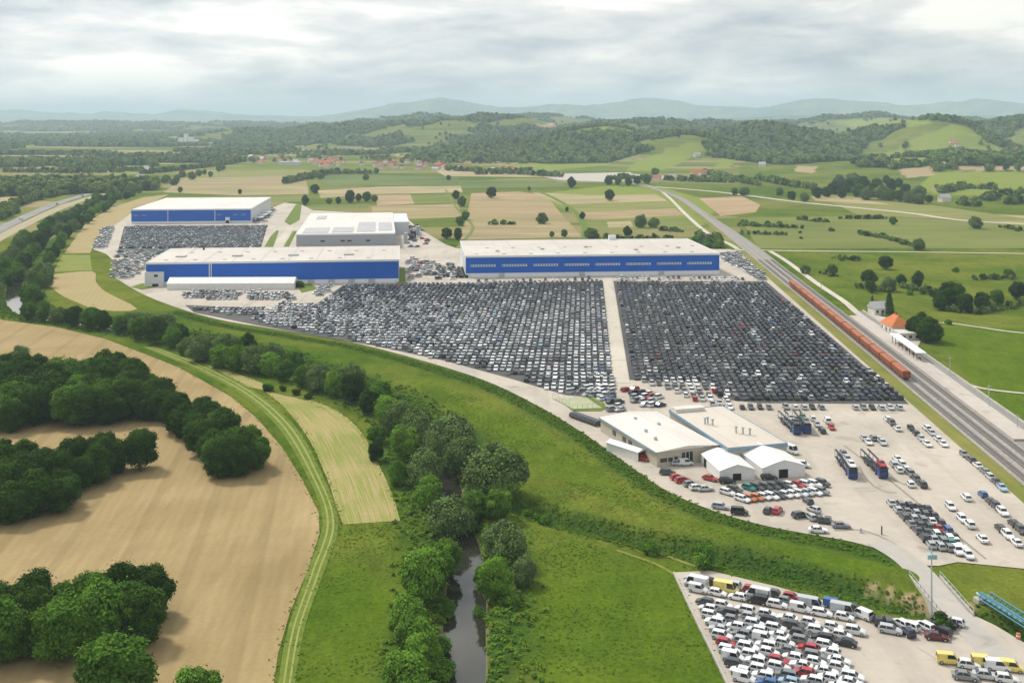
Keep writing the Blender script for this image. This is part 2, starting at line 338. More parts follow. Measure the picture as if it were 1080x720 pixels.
MAT['tile2'] = plain('brown_tile', (0.30, 0.115, 0.065), 0.85, 0.2, 0.2, 0.5)
MAT['tile3'] = plain('red_tile', (0.40, 0.15, 0.09), 0.85, 0.2, 0.2, 0.5)
MAT['plaster'] = plain('plaster', (0.66, 0.62, 0.55), 0.85)
MAT['teal'] = plain('teal_paint', (0.02, 0.17, 0.24), 0.45, 0.4)
MAT['paleteal'] = plain('pale_teal_paint', (0.30, 0.48, 0.50), 0.5, 0.4)
MAT['water'] = water_mat()
MAT['wood'] = plain('weathered_wood', (0.25, 0.22, 0.18), 0.9)
# ------------------------------------------------------------------ terrain
RIVER_PX = [(470, 900), (482, 760), (488, 700), (490, 650), (492, 610), (489, 580), (482, 556), (474, 530), (468, 500), (455, 465), (432, 440), (400, 420), (360, 403), (310, 386), (255, 370), (200, 357), (140, 347),
            (80, 338), (35, 331), (16, 318), (15, 302), (20, 285), (34, 262), (60, 240), (90, 222), (130, 207), (190, 190)]
RIVER = smooth_line([at(*p).to_2d() for p in RIVER_PX], 6)
DITCH_PX = [(505, 528), (545, 533), (600, 549), (660, 564), (720, 578), (790, 594), (860, 611), (915, 625), (955, 637), (990, 645), (1020, 652), (1080, 664), (1150, 676)]
DITCH = smooth_line([at(*p).to_2d() for p in DITCH_PX], 5)
DIKE_PX = [(560, 490), (620, 522), (690, 548), (760, 567), (830, 582), (900, 598), (945, 608)]
DIKE = smooth_line([at(*p).to_2d() for p in DIKE_PX], 5)
HILLS = [(590, 2800, 40, 230, 260), (500, 2700, 26, 170, 180), (650, 2900, 36, 200, 250), (470, 3900, 58, 330, 400), (380, 4300, 42, 350, 420), (560, 4300, 50, 400, 500), (300, 4800, 30, 500, 500),
         (680, 4000, 55, 300, 500), (745, 4600, 55, 400, 600), (722, 2480, 40, 130, 220), (785, 2950, 52, 170, 280), (865, 3000, 44, 220, 330), (1000, 2750, 54, 150, 280), (955, 2900, 34, 150, 250),
         (1080, 3400, 52, 250, 400), (1160, 3200, 60, 300, 400), (900, 5200, 62, 700, 700), (1060, 5500, 68, 700, 700), (620, 5800, 62, 900, 700), (440, 5800, 55, 700, 700),
         (290, 7200, 42, 900, 700), (170, 8200, 40, 1300, 700), (40, 9200, 34, 1500, 800), (1090, 1900, 12, 350, 420), (1000, 2100, 8, 250, 300)]
MOUNT = [(470, 17000, 300, 1000, 1800), (400, 17500, 120, 1300, 1600), (590, 16000, 250, 1000, 1500), (680, 18500, 330, 1200, 1800), (780, 17000, 190, 1300, 1600), (890, 16500, 240, 1000, 1500),
         (980, 17500, 190, 1000, 1500), (1060, 16500, 270, 1000, 1500), (1180, 17000, 320, 1300, 1500), (250, 19000, 120, 2200, 1500), (90, 20000, 110, 2600, 1500), (-80, 20000, 110, 2600, 1500), (520, 12500, 90, 900, 900), (700, 12000, 90, 1200, 900), (900, 12500, 100, 1200, 900), (1100, 12000, 100, 1200, 900)]
def height(X, Y, full=True):
    X = np.asarray(X, float); Y = np.asarray(Y, float); h = np.zeros_like(X)
    for (p, y, H, wx, wy) in HILLS:
        h += 1.12 * H * np.exp(-((X - (p - 540) / FPX * y) / (wx * 0.9)) ** 2 - ((Y - y) / (wy * 0.85)) ** 2)
    hm = np.clip(h / 28, 0, 1)
    h += hm * ((fbm(X, Y, 420, 3, 4) - 0.5) * 84 + (fbm(X, Y, 170, 8, 3) - 0.5) * 46)
    h = np.maximum(h, 0) * sstep(1300, 1700, Y)
    m = np.zeros_like(X)
    for (p, y, H, wx, wy) in MOUNT:
        m += H * np.exp(-((X - (p - 540) / FPX * y) / wx) ** 2 - ((Y - y) / wy) ** 2)
    h += m + np.clip(m / 150, 0, 1) * ((fbm(X, Y, 1700, 5, 4) - 0.5) * 190 + (fbm(X, Y, 800, 6, 4) - 0.5) * 190)
    near = (Y > 120) & (Y < 1400)
    if near.any():
        xs, ys = X[near], Y[near]
        d = dist_line(xs, ys, RIVER); half = 3.2
        h2 = h[near]; h2 -= 2.6 * (1 - sstep(half - 1.5, half + 4.5, d))
        d = dist_line(xs, ys, DITCH); h2 -= 2.7 * (1 - sstep(1.2, 6.0, d))
        d = dist_line(xs, ys, DIKE); h2 += 1.0 * (1 - sstep(0.5, 7, d))
        h[near] = h2
    return h
MEADOW = [[(660, 180), (672, 170), (700, 160), (725, 151), (757, 148), (758, 152), (735, 163), (712, 175), (690, 181)], [(752, 177), (763, 166), (775, 168), (770, 177)],
          [(930, 163), (948, 156), (960, 147), (985, 138), (1005, 131), (1022, 134), (1042, 150), (1062, 158), (1050, 166), (1015, 160), (985, 158), (950, 167)],
          [(970, 196), (985, 181), (1085, 181), (1085, 203), (1060, 207), (985, 205)], [(500, 179), (560, 170), (640, 166), (642, 174), (590, 179), (520, 183)], [(412, 173), (435, 163), (460, 157), (464, 163), (440, 173)],
          [(625, 137), (640, 134), (650, 138), (636, 142)], [(250, 157), (300, 155), (305, 159), (255, 161)], [(880, 128), (930, 124), (990, 129), (960, 134), (900, 135)], [(935, 168), (980, 166), (990, 172), (940, 175)], [(560, 205), (640, 196), (700, 198), (760, 215), (740, 240), (640, 240)]]
TAN = [[(948, 178), (985, 175), (985, 185), (955, 188)], [(1005, 175), (1085, 175), (1085, 180), (1010, 180)], [(598, 167), (640, 167), (642, 171), (600, 171)], [(565, 131), (585, 130), (588, 136), (570, 138)], [(560, 146), (580, 144), (582, 149), (563, 150)],
       [(840, 175), (862, 176), (858, 183), (838, 181)], [(985, 196), (1010, 195), (1008, 201), (985, 202)]]
def build_ground():
    ys = [-1500, -900, -500, -250, -100, 0, 60, 100, 125, 140, 150]
    while ys[-1] < 42000: ys.append(ys[-1] + max(1.15, 0.0068 * ys[-1]) * (1.0 if ys[-1] < 7000 else 2.0))
    ys = np.array(ys); u = np.concatenate([np.linspace(-3.2, -0.52, 22)[:-1], np.arange(-0.52, 0.5201, 0.0026), np.linspace(0.52, 3.2, 22)[1:]])
    S = np.where(ys < 0, 300.0, ys + 300)[:, None]
    X = u[None, :] * S; Y = np.repeat(ys[:, None], len(u), 1); Z = height(X, Y)
    ny, nx = X.shape; v = np.stack([X, Y, Z], -1).reshape(-1, 3)
    i = np.arange(ny - 1)[:, None] * nx + np.arange(nx - 1)[None, :]
    f = np.stack([i, i + 1, i + nx + 1, i + nx], -1).reshape(-1, 4)
    me = np_mesh('ground', v, f, MAT['ground'], smooth=True)
    X, Y, Z = v.T; Yc = np.maximum(Y, 50); px, py = pix(X, Yc, Z)
    def polys(L): 
        r = np.zeros(len(X), bool)
        for p in L: r |= inpoly(px, py, p)
        return r & (Y > 1000)
    mea = polys(MEADOW); tan = polys(TAN)
    far = sstep(1500, 2300, Y)
    fo = forest_mask(X, Y, Z, px, py)
    near = (Y < 1400) & (Y > 100); dr = np.full(len(X), 99.0); dd = np.full(len(X), 99.0); dk = np.full(len(X), 99.0)
    dr[near] = dist_line(X[near], Y[near], RIVER); dd[near] = dist_line(X[near], Y[near], DITCH); dk[near] = dist_line(X[near], Y[near], DIKE)
    rank = np.maximum(1 - sstep(8, 20, dr + 14 * (fbm(X, Y, 25, 4, 3) - 0.5)), 1 - sstep(2.5, 7.5, dd + 5 * (fbm(X, Y, 12, 6, 3) - 0.5)))
    el = smooth_line([at(px_ - 1, py_ + 5).to_2d() for px_, py_ in [(185, 324), (230, 337), (300, 349), (370, 361), (440, 379), (510, 401), (565, 427), (612, 455), (655, 485), (700, 516), (750, 538), (800, 553), (850, 563), (900, 572), (935, 583)]], 4); de = np.full(len(X), 99.0); de[near] = dist_line(X[near], Y[near], el)
    rank = np.maximum(rank, 0.85 * (1 - sstep(2.5, 5.5, de + 3 * (fbm(X, Y, 9, 16, 3) - 0.5))))
    lushp = inpoly(px, py, [(545, 590), (600, 570), (720, 600), (770, 740), (560, 740)]) | inpoly(px, py, [(300, 740), (330, 600), (370, 590), (420, 640), (410, 740)]) | inpoly(px, py, [(430, 400), (560, 450), (700, 540), (940, 600), (900, 605), (640, 530), (540, 480)]) | inpoly(px, py, [(980, 345), (1090, 345), (1090, 470), (1040, 420)])
    lush = np.clip(lushp * (0.35 + 0.9 * fbm(X, Y, 40, 9, 3)), 0, 1) * (1 - rank)
    soil = np.zeros(len(X)); 
    for (sx, sy, sr) in ((920, 617, 1.3), (938, 622, 1.3), (956, 627, 1.9), (972, 632, 2.2), (982, 634, 1.8), (1022, 640, 1.8)):
        p = at(sx, sy); soil = np.maximum(soil, 1 - sstep(sr * 0.7, sr * 1.1, np.hypot(X - p.x, (Y - p.y) * 1.0) + 1.2 * (fbm(X, Y, 4, 2, 2) - 0.5)))
    soil = np.maximum(soil, (1 - sstep(3.8, 4.6, dr)) * 0.7)
    fattr(me, 'lush', lush); fattr(me, 'rank', rank); fattr(me, 'soil', soil); fattr(me, 'forest', fo * far); fattr(me, 'meadow', mea * 1.0); fattr(me, 'tan', tan * 1.0)
    par = np.maximum(far, 0.55 * sstep(850, 950, Y)) * (1 - fo * 0.6); par[(px < 300) & (Y > 900)] = 1.0; par = np.where((px > 780) & (Y < 2200), par * 0.35, par)
    par = par * (1 - 0.65 * np.clip((Z - 8) / 12, 0, 1))
    fattr(me, 'parcel', par * (Y > 700))
    tag(link('ground', me), kind='structure')
def forest_mask(X, Y, Z, px, py):
    n = fbm(X, Y, 200, 12, 4); n2 = fbm(X, Y * 3.2, 520, 15, 4)
    hill = np.clip((Z - 6) / 14, 0, 1); thr = np.where(hill > 0.3, 0.472, 0.60)
    left = px < 235
    thr = np.where(left, 0.60 - 0.06 * sstep(4500, 9000, Y), thr)
    val = np.where(left, n2, n); m = (val > thr) & (Y > 1250)
    for p in MEADOW + TAN: m &= ~inpoly(px, py, p)
    flat = (Y < 2350) & (px > 165) & (px < 800); m &= ~flat
    m &= ~((px > 780) & (Y < 1650))
    m |= inpoly(px, py, [(740, 150), (790, 136), (830, 138), (925, 158), (950, 160), (930, 170), (880, 178), (800, 172), (745, 165)]) & (Y > 2000) & (n > 0.38)
    m |= inpoly(px, py, [(420, 172), (470, 150), (560, 145), (650, 150), (690, 158), (640, 172), (540, 174)]) & (Y > 2300) & (n > 0.40)
    vill = (nr.random(np.shape(X)) > 0.22) & inpoly(px, py, [(235, 178), (290, 160), (420, 166), (565, 172), (575, 184), (420, 184), (330, 190), (240, 190)]); m &= ~vill
    return m.astype(float)
build_ground()

def sheet(name, poly, z, mat, curve=0, kind='structure', label=None, cat=None):
    pts = [at(*p).to_2d() for p in poly]
    if curve:
        q = pts + pts[:2]; pts = smooth_line(q, curve)[:-curve - 1]
    me = bpy.data.meshes.new(name); me.from_pydata([(p[0], p[1], z) for p in pts], [], [tuple(range(len(pts)))]); me.materials.append(mat)
    if me.polygons[0].normal.z < 0: me.flip_normals()
    return tag(link(name, me), label, cat, None, kind)
def ribbon(name, left, right, z, mat, n=8, world=False, kind='structure', drape=False, cross=1):
    f = (lambda p: Vector(p)) if world else (lambda p: at(*p).to_2d())
    A = smooth_line([f(p) for p in left], n); B = smooth_line([f(p) for p in right], n); k = min(len(A), len(B)); v = []; uv = []; s = 0
    for i in range(k):
        if i: s += ((A[i] + B[i]) / 2 - (A[i - 1] + B[i - 1]) / 2).length
        for j in range(cross + 1):
            t = j / cross; p = A[i] * (1 - t) + B[i] * t; v.append((p[0], p[1], z)); uv.append((t, s))
    w = cross + 1; fs = [(i * w + j, i * w + j + 1, (i + 1) * w + j + 1, (i + 1) * w + j) for i in range(k - 1) for j in range(cross)]
    if drape:
        V = np.array(v); V[:, 2] = height(V[:, 0], V[:, 1]) + z; v = [tuple(x) for x in V]
    me = bpy.data.meshes.new(name); me.from_pydata(v, [], fs); me.materials.append(mat); ul = me.uv_layers.new(name='UVMap')
    for l in me.loops: ul.data[l.index].uv = uv[l.vertex_index]
    if me.polygons[0].normal.z < 0: me.flip_normals()
    return tag(link(name, me), kind=kind)
def road(name, line, width, z, mat, n=6, world=False, drape=False, cross=1):
    L = smooth_line([Vector(p) if world else at(*p).to_2d() for p in line], n); A = []; B = []
    for i, p in enumerate(L):
        d = (L[min(i + 1, len(L) - 1)] - L[max(i - 1, 0)]).normalized(); o = Vector((-d.y, d.x)) * width / 2; A.append(p + o); B.append(p - o)
    return ribbon(name, A, B, z, mat, 1, True, drape=drape, cross=cross)

# ------------------------------------------------------------------ fields
tan_near = stubble_mat('stubble_near', (0.300, 0.222, 0.102), (0.368, 0.278, 0.140), R(-8), 2.4, tram=15.0)
tan_curve = stubble_mat('stubble_curve', (0.36, 0.29, 0.13), (0.44, 0.34, 0.18), 0, 7.0, (0.17, 0.22, 0.03), uv=True, gfac=0.8)
tan_strip = stubble_mat('stubble_strip', (0.33, 0.25, 0.12), (0.42, 0.32, 0.18), R(-15), 3, (0.20, 0.22, 0.05), gfac=0.35)
sheet('stubble_field', [(-160, 318), (-60, 329), (0, 337), (60, 345), (110, 357), (150, 372), (190, 388), (215, 402), (243, 418), (270, 440), (298, 472), (320, 508), (336, 540), (337, 562), (325, 600), (306, 645), (293, 690), (286, 740), (283, 800), (-160, 800)], 0.05, tan_near)
def grass_mat(name, a, b, sc=0.5, stretch=(1, 1, 1), rot=0):
    M = Mat(name, 0.95, 0.1); P = M.pos(); n = M.noise(sc, 5, 0.65, P, stretch=stretch, rot=rot); n2 = M.noise(1.3, 4, 0.6, P)
    c = M.mix(M.ramp(n, [(0.3, (0, 0, 0)), (0.7, (1, 1, 1))]), a, b); c = M.mix(0.4, c, M.mix(n2, (0.25, 0.25, 0.25), (0.75, 0.75, 0.75)), 'OVERLAY'); M.color(c); M.bump(n2, 0.5, 0.2); return M.m
gm_track = grass_mat('track_grass', (0.085, 0.140, 0.016), (0.165, 0.205, 0.035), 0.25)
gm_light = grass_mat('mown_swath', (0.22, 0.25, 0.065), (0.30, 0.30, 0.095), 0.4)
gm_mead = grass_mat('green_strip_grass', (0.16, 0.195, 0.035), (0.23, 0.245, 0.06), 0.1)
ribbon('field_track', [(150, 366), (200, 387), (250, 413), (290, 447), (322, 498), (340, 548), (322, 608), (303, 665), (291, 735)], [(165, 366), (212, 383), (268, 412), (312, 450), (342, 505), (357, 552), (343, 600), (322, 660), (309, 735)], 0.09, gm_track)
for a, b in ((0.28, 0.40), (0.62, 0.74)):
    L_ = [(150, 366), (200, 387), (250, 413), (290, 447), (322, 498), (340, 548), (322, 608), (303, 665), (291, 735)]; R_ = [(165, 366), (212, 383), (268, 412), (312, 450), (342, 505), (357, 552), (343, 600), (322, 660), (309, 735)]
    lerp = lambda t: [(p[0] * (1 - t) + q[0] * t, p[1] * (1 - t) + q[1] * t) for p, q in zip(L_, R_)]
    ribbon('mown_swath', lerp(a), lerp(b), 0.12, gm_light)
ribbon('hay_field', [(280, 413), (300, 430), (325, 462), (345, 505), (355, 535), (362, 553)], [(296, 416), (345, 428), (378, 452), (402, 495), (415, 525), (422, 549)], 0.07, tan_curve, cross=6)
ribbon('hay_field', [(186, 381), (215, 391), (250, 405), (277, 411)], [(189, 379), (225, 386), (255, 396), (277, 404)], 0.07, tan_curve, cross=2)
sheet('stubble_strip_field', [(49, 290), (97, 286), (101, 297), (112, 308), (145, 326), (105, 327), (84, 320), (60, 308)], 0.05, tan_strip, 3)
sheet('hay_strip_field', [(58, 283), (66, 269), (95, 269), (97, 285), (52, 287)], 0.055, gm_mead)
sheet('stubble_strip_field', [(68, 267), (80, 250), (92, 234), (118, 219), (152, 208), (178, 205), (160, 214), (138, 220), (137, 236), (118, 246), (100, 256), (95, 267)], 0.05, tan_strip)
def far_field(c, stripe=0.0):
    key = ('far', c, stripe)
    if key not in MAT:
        M = Mat('far_field_crop', 0.95, 0.1); P = M.pos(); n = M.noise(0.02, 5, 0.65, P, stretch=(0.35, 1.6, 1), rot=0.05); n2 = M.noise(0.006, 3, 0.6, P); n3 = M.noise(0.25, 3, 0.7, P)
        k = M.mix(M.ramp(n, [(0.3, (0, 0, 0)), (0.7, (1, 1, 1))]), tuple(x * 0.70 for x in c), tuple(x * 1.22 for x in c))
        k = M.mix(M.math('MULTIPLY', M.ramp(n2, [(0.4, (0, 0, 0)), (0.65, (1, 1, 1))]), 0.5), k, (0.20, 0.20, 0.065)); k = M.mix(0.3, k, M.mix(n3, (0.3, 0.3, 0.3), (0.7, 0.7, 0.7)), 'OVERLAY'); M.color(k); MAT[key] = M.m
    return MAT[key]
T1, T2, T3, G1, G2, G3 = (0.37, 0.265, 0.155), (0.33, 0.26, 0.14), (0.40, 0.32, 0.19), (0.145, 0.175, 0.036), (0.085, 0.135, 0.030), (0.21, 0.215, 0.06)
for i, (c, poly) in enumerate([
    (T2, [(196, 187), (242, 184), (322, 186), (326, 205), (245, 206), (172, 203)]), (G3, [(225, 180), (322, 179), (324, 185), (200, 188)]), (G1, [(278, 207), (320, 206), (317, 213), (278, 213)]),
    (G2, [(335, 189), (347, 183), (484, 187), (484, 195), (350, 196)]), (T3, [(335, 201), (400, 197), (486, 196), (488, 203), (395, 205), (338, 209)]), (T1, [(395, 206), (433, 205), (437, 215), (398, 217)]),
    (G1, [(433, 206), (474, 205), (478, 214), (437, 215)]), (T1, [(392, 218), (482, 215), (489, 229), (430, 231), (393, 230)]), (G1, [(326, 216), (390, 215), (388, 220), (330, 222)]), (G2, [(487, 190), (582, 190), (602, 197), (487, 199)]),
    (T1, [(497, 204), (548, 202), (577, 207), (594, 228), (492, 231)]), (T2, [(492, 231), (594, 228), (614, 250), (484, 253)]), (T3, [(560, 203), (625, 206), (692, 205), (704, 212), (592, 216)]), (G3, [(592, 217), (705, 213), (712, 219), (640, 223), (602, 223)]),
    (T1, [(604, 224), (712, 220), (722, 227), (640, 231), (612, 231)]), (G1, [(614, 233), (722, 229), (742, 240), (620, 244)]), (T3, [(640, 234), (665, 233), (668, 239), (642, 240)]), (T3, [(455, 178), (560, 182), (572, 187), (470, 186)]), (T1, [(737, 209), (782, 207), (802, 216), (797, 224), (760, 228)]),
    (T2, [(20, 195), (140, 193), (133, 198), (22, 200)]), (T3, [(0, 207), (35, 207), (34, 211), (0, 213)]), (T2, [(85, 170), (175, 169), (186, 173), (80, 174)]), (G3, [(100, 179), (150, 178), (190, 181), (110, 186)]), (T2, [(0, 168), (40, 169), (35, 174), (0, 174)]),
    (T3, [(180, 165), (235, 163), (240, 167), (190, 169)]), (G1, [(780, 230), (905, 228), (1090, 236), (1090, 262), (800, 262)]), (G3, [(860, 205), (940, 210), (1090, 232), (1090, 235), (905, 227)]), (T3, [(855, 207), (905, 209), (945, 217), (860, 212)]),
    (T3, [(1030, 225), (1090, 228), (1090, 237), (1030, 232)]), (G2, [(978, 192), (1000, 187), (1090, 192), (1090, 204), (985, 205)]), (T1, [(865, 241), (900, 237), (940, 236), (930, 240)]), (G3, [(905, 252), (930, 247), (960, 255), (940, 261)])]):
    sheet('crop_field', poly, 0.05 + 0.012 * (i % 7), far_field(c))
sheet('building_ground', [(560, 184), (700, 181), (712, 188), (640, 192), (590, 190)], 0.13, plain('construction_ground', (0.42, 0.39, 0.34), 0.9))

# ------------------------------------------------------------------ compound ground, roads, water
def lineX(Y): return 131.5 + 0.067 * (Y - 374.6) + 10    # yard edge beside the railway
edge = [(lineX(y), y) for y in (215, 300, 420, 560, 680)]
yard = [(121, 293), (150, 310), (185, 324), (230, 337), (300, 349), (370, 361), (440, 379), (510, 401), (565, 427), (612, 455), (655, 485), (700, 516), (750, 538), (800, 553), (850, 563), (900, 572), (935, 583), (958, 596), (990, 597), (1010, 593), (1090, 601)]
def yard_sheet():
    pts = [at(*p).to_2d() for p in yard]; front = smooth_line(pts[:18], 5) + pts[18:]
    pts = [tuple(p) for p in front] + [(lineX(y), y) for y in (242, 300, 420, 560, 700)] + [tuple(at(*p).to_2d()) for p in [(792, 270), (770, 263), (482, 262), (470, 258), (440, 240), (430, 231), (400, 226), (330, 222), (318, 216), (300, 214), (280, 222), (140, 224), (118, 240), (98, 263), (112, 268), (128, 283)]]
    pts = [p for i, p in enumerate(pts)]
    me = bpy.data.meshes.new('yard'); me.from_pydata([(p[0], p[1], 0.16) for p in pts], [], [tuple(range(len(pts)))]); me.materials.append(MAT['yard'])
    if me.polygons[0].normal.z < 0: me.flip_normals()
    tag(link('yard', me), kind='structure')
yard_sheet()
sheet('parking_lot', [(362, 301), (638, 296.5), (648, 399), (640, 421), (596, 417), (540, 400), (470, 381), (395, 365), (330, 354), (270, 343), (205, 330), (195, 322), (270, 325), (310, 328), (335, 320)], 0.20, MAT['asphalt'])
sheet('parking_lot', [(647, 296.5), (808, 297), (959, 426.5), (800, 425.5), (758, 421), (744, 404), (664, 401)], 0.20, MAT['asphalt'])
sheet('parking_lot', [(131, 239), (282, 238), (274, 266), (124, 266)], 0.20, MAT['asphalt'])
lane = sheet('access_lane', [(635.5, 293), (645.5, 293), (664, 404), (646.5, 404)], 0.24, MAT['gravelroad'])
FRONT = [(711, 604), (748, 602), (820, 619), (880, 637), (925, 650), (985, 656), (1000, 648), (1008, 640), (1050, 660), (1090, 684), (1180, 700), (1180, 800), (810, 800), (788, 760), (768, 722), (740, 665)]
sheet('front_lot', FRONT, 0.16, MAT['yard'])
# service road with bridge over the ditch
road('service_road', [(925, 572), (952, 588), (972, 606), (992, 630), (1014, 655), (1050, 690), (1090, 720)], 6.0, 0.26, yard_mat('service_road_surface', (0.44, 0.41, 0.37), 0.85))
road('service_road', [(985, 694), (1030, 684), (1070, 690), (1120, 700)], 9.0, 0.23, MAT['yard'])
# the perimeter road beside the dike is the yard edge; farm roads and the motorway
road('motorway', [(-120, 300), (-40, 262), (20, 232), (62, 214), (100, 203), (133, 194), (148, 185), (155, 177), (150, 168), (140, 160)], 12.5, 0.24, MAT['road'])
road('motorway_verge', [(-120, 312), (-40, 272), (20, 240), (62, 220), (100, 207), (140, 196)], 12, 0.12, plain('dry_verge', (0.34, 0.29, 0.18), 0.95))
for off in (-5.6, 0.0, 5.6):
    pass
road('farm_road', [(640, 189), (668, 193), (690, 198), (704, 207), (722, 225), (745, 245), (770, 258), (778, 263)], 4.0, 0.22, MAT['gravelroad'])
road('farm_road', [(752, 265), (790, 264), (850, 265), (960, 266), (1100, 268)], 4.0, 0.25, MAT['gravelroad'])
road('farm_road', [(812, 265), (830, 276), (860, 298), (890, 318), (905, 331), (925, 345)], 3.6, 0.27, MAT['gravelroad'])
road('farm_road', [(965, 340), (1000, 341), (1030, 345), (1065, 350), (1100, 353)], 2.2, 0.22, MAT['gravelroad'])
road('farm_road', [(1010, 400), (1025, 407), (1050, 412), (1100, 417)], 2.0, 0.22, MAT['gravelroad'])
road('main_road', [(690, 197), (760, 203), (840, 213), (900, 219), (960, 225), (1010, 232), (1100, 238)], 9, 0.24, plain('pale_road', (0.48, 0.44, 0.37), 0.9))
road('farm_road', [(482, 262), (497, 245), (497, 236), (482, 220), (470, 200)], 3.0, 0.2, grass_mat('track_verge', (0.10, 0.16, 0.03), (0.20, 0.21, 0.06), 0.2))
road('field_boundary', [(560, 200), (580, 207), (605, 222), (616, 238), (617, 252)], 6.0, 0.2, grass_mat('boundary_grass', (0.09, 0.15, 0.02), (0.14, 0.19, 0.03), 0.2))
sheet('access_road', [(283, 264), (306, 236), (311, 236), (296, 264)], 0.2, MAT['gravelroad'])
for p in ([(277, 264), (285, 250), (292, 243), (294, 244), (287, 264)], [(297, 264), (309, 244), (313, 244), (303, 264)], [(300, 234), (312, 216), (318, 216), (316, 232), (306, 238)], [(418, 300), (421, 283), (427, 283), (428, 300)],
          [(590, 423), (632, 417), (640, 431), (634, 434), (604, 434)], [(138, 303), (150, 299), (165, 303), (150, 306)], [(312, 300), (325, 298), (336, 305), (318, 309)]):
    sheet('grass_patch', p, 0.30, gm_track)
sheet('sports_court', [(583, 421), (618, 419.5), (635, 431), (604, 432)], 0.34, plain('court_surface', (0.36, 0.38, 0.24), 0.9))
# river surface follows the channel
road('river', [tuple(p) for p in RIVER], 10, -1.6, MAT['water'], 1, True)
# railway ground
def railX(Y): return 144.0 + 0.067 * (Y - 374.6)
RL = [(railX(y), y) for y in (150, 300, 500, 700, 880)] + [tuple(at(*p).to_2d()) for p in [(738, 226), (712, 208), (690, 200), (666, 193.5), (640, 189)]]
def off(line, o): return [(x + o, y) for x, y in line]
ribbon('railway_verge', off(RL, -5.5), off(RL, 0), 0.20, stubble_mat('verge_grass', (0.13, 0.165, 0.03), (0.24, 0.21, 0.06), 0, 3), 5, True)
ribbon('railway_ballast', off(RL, -0.2), off(RL[:5], 13) + off(RL[5:], 9), 0.30, MAT['ballast'], 5, True)

path_m = grass_mat('footpath_grass', (0.14, 0.165, 0.03), (0.22, 0.22, 0.06), 0.5)
road('footpath', [(548, 542), (590, 553), (640, 568), (690, 582), (730, 596), (748, 600)], 1.1, 0.10, path_m, drape=True)
road('farm_track', [(712, 606), (690, 594), (650, 580)], 0.9, 0.08, path_m, drape=True)
mk = plain('tyre_mark', (0.27, 0.235, 0.195), 0.9, var=0.25, scale=1.5)
for L in ([(906, 492), (912, 503), (922, 513), (934, 519), (946, 520)], [(918, 495), (926, 500), (940, 505), (955, 512)], [(880, 560), (910, 560), (940, 572), (958, 588)], [(890, 470), (930, 500), (985, 545), (1040, 590)]): road('tyre_mark', L, 0.7, 0.185, mk)
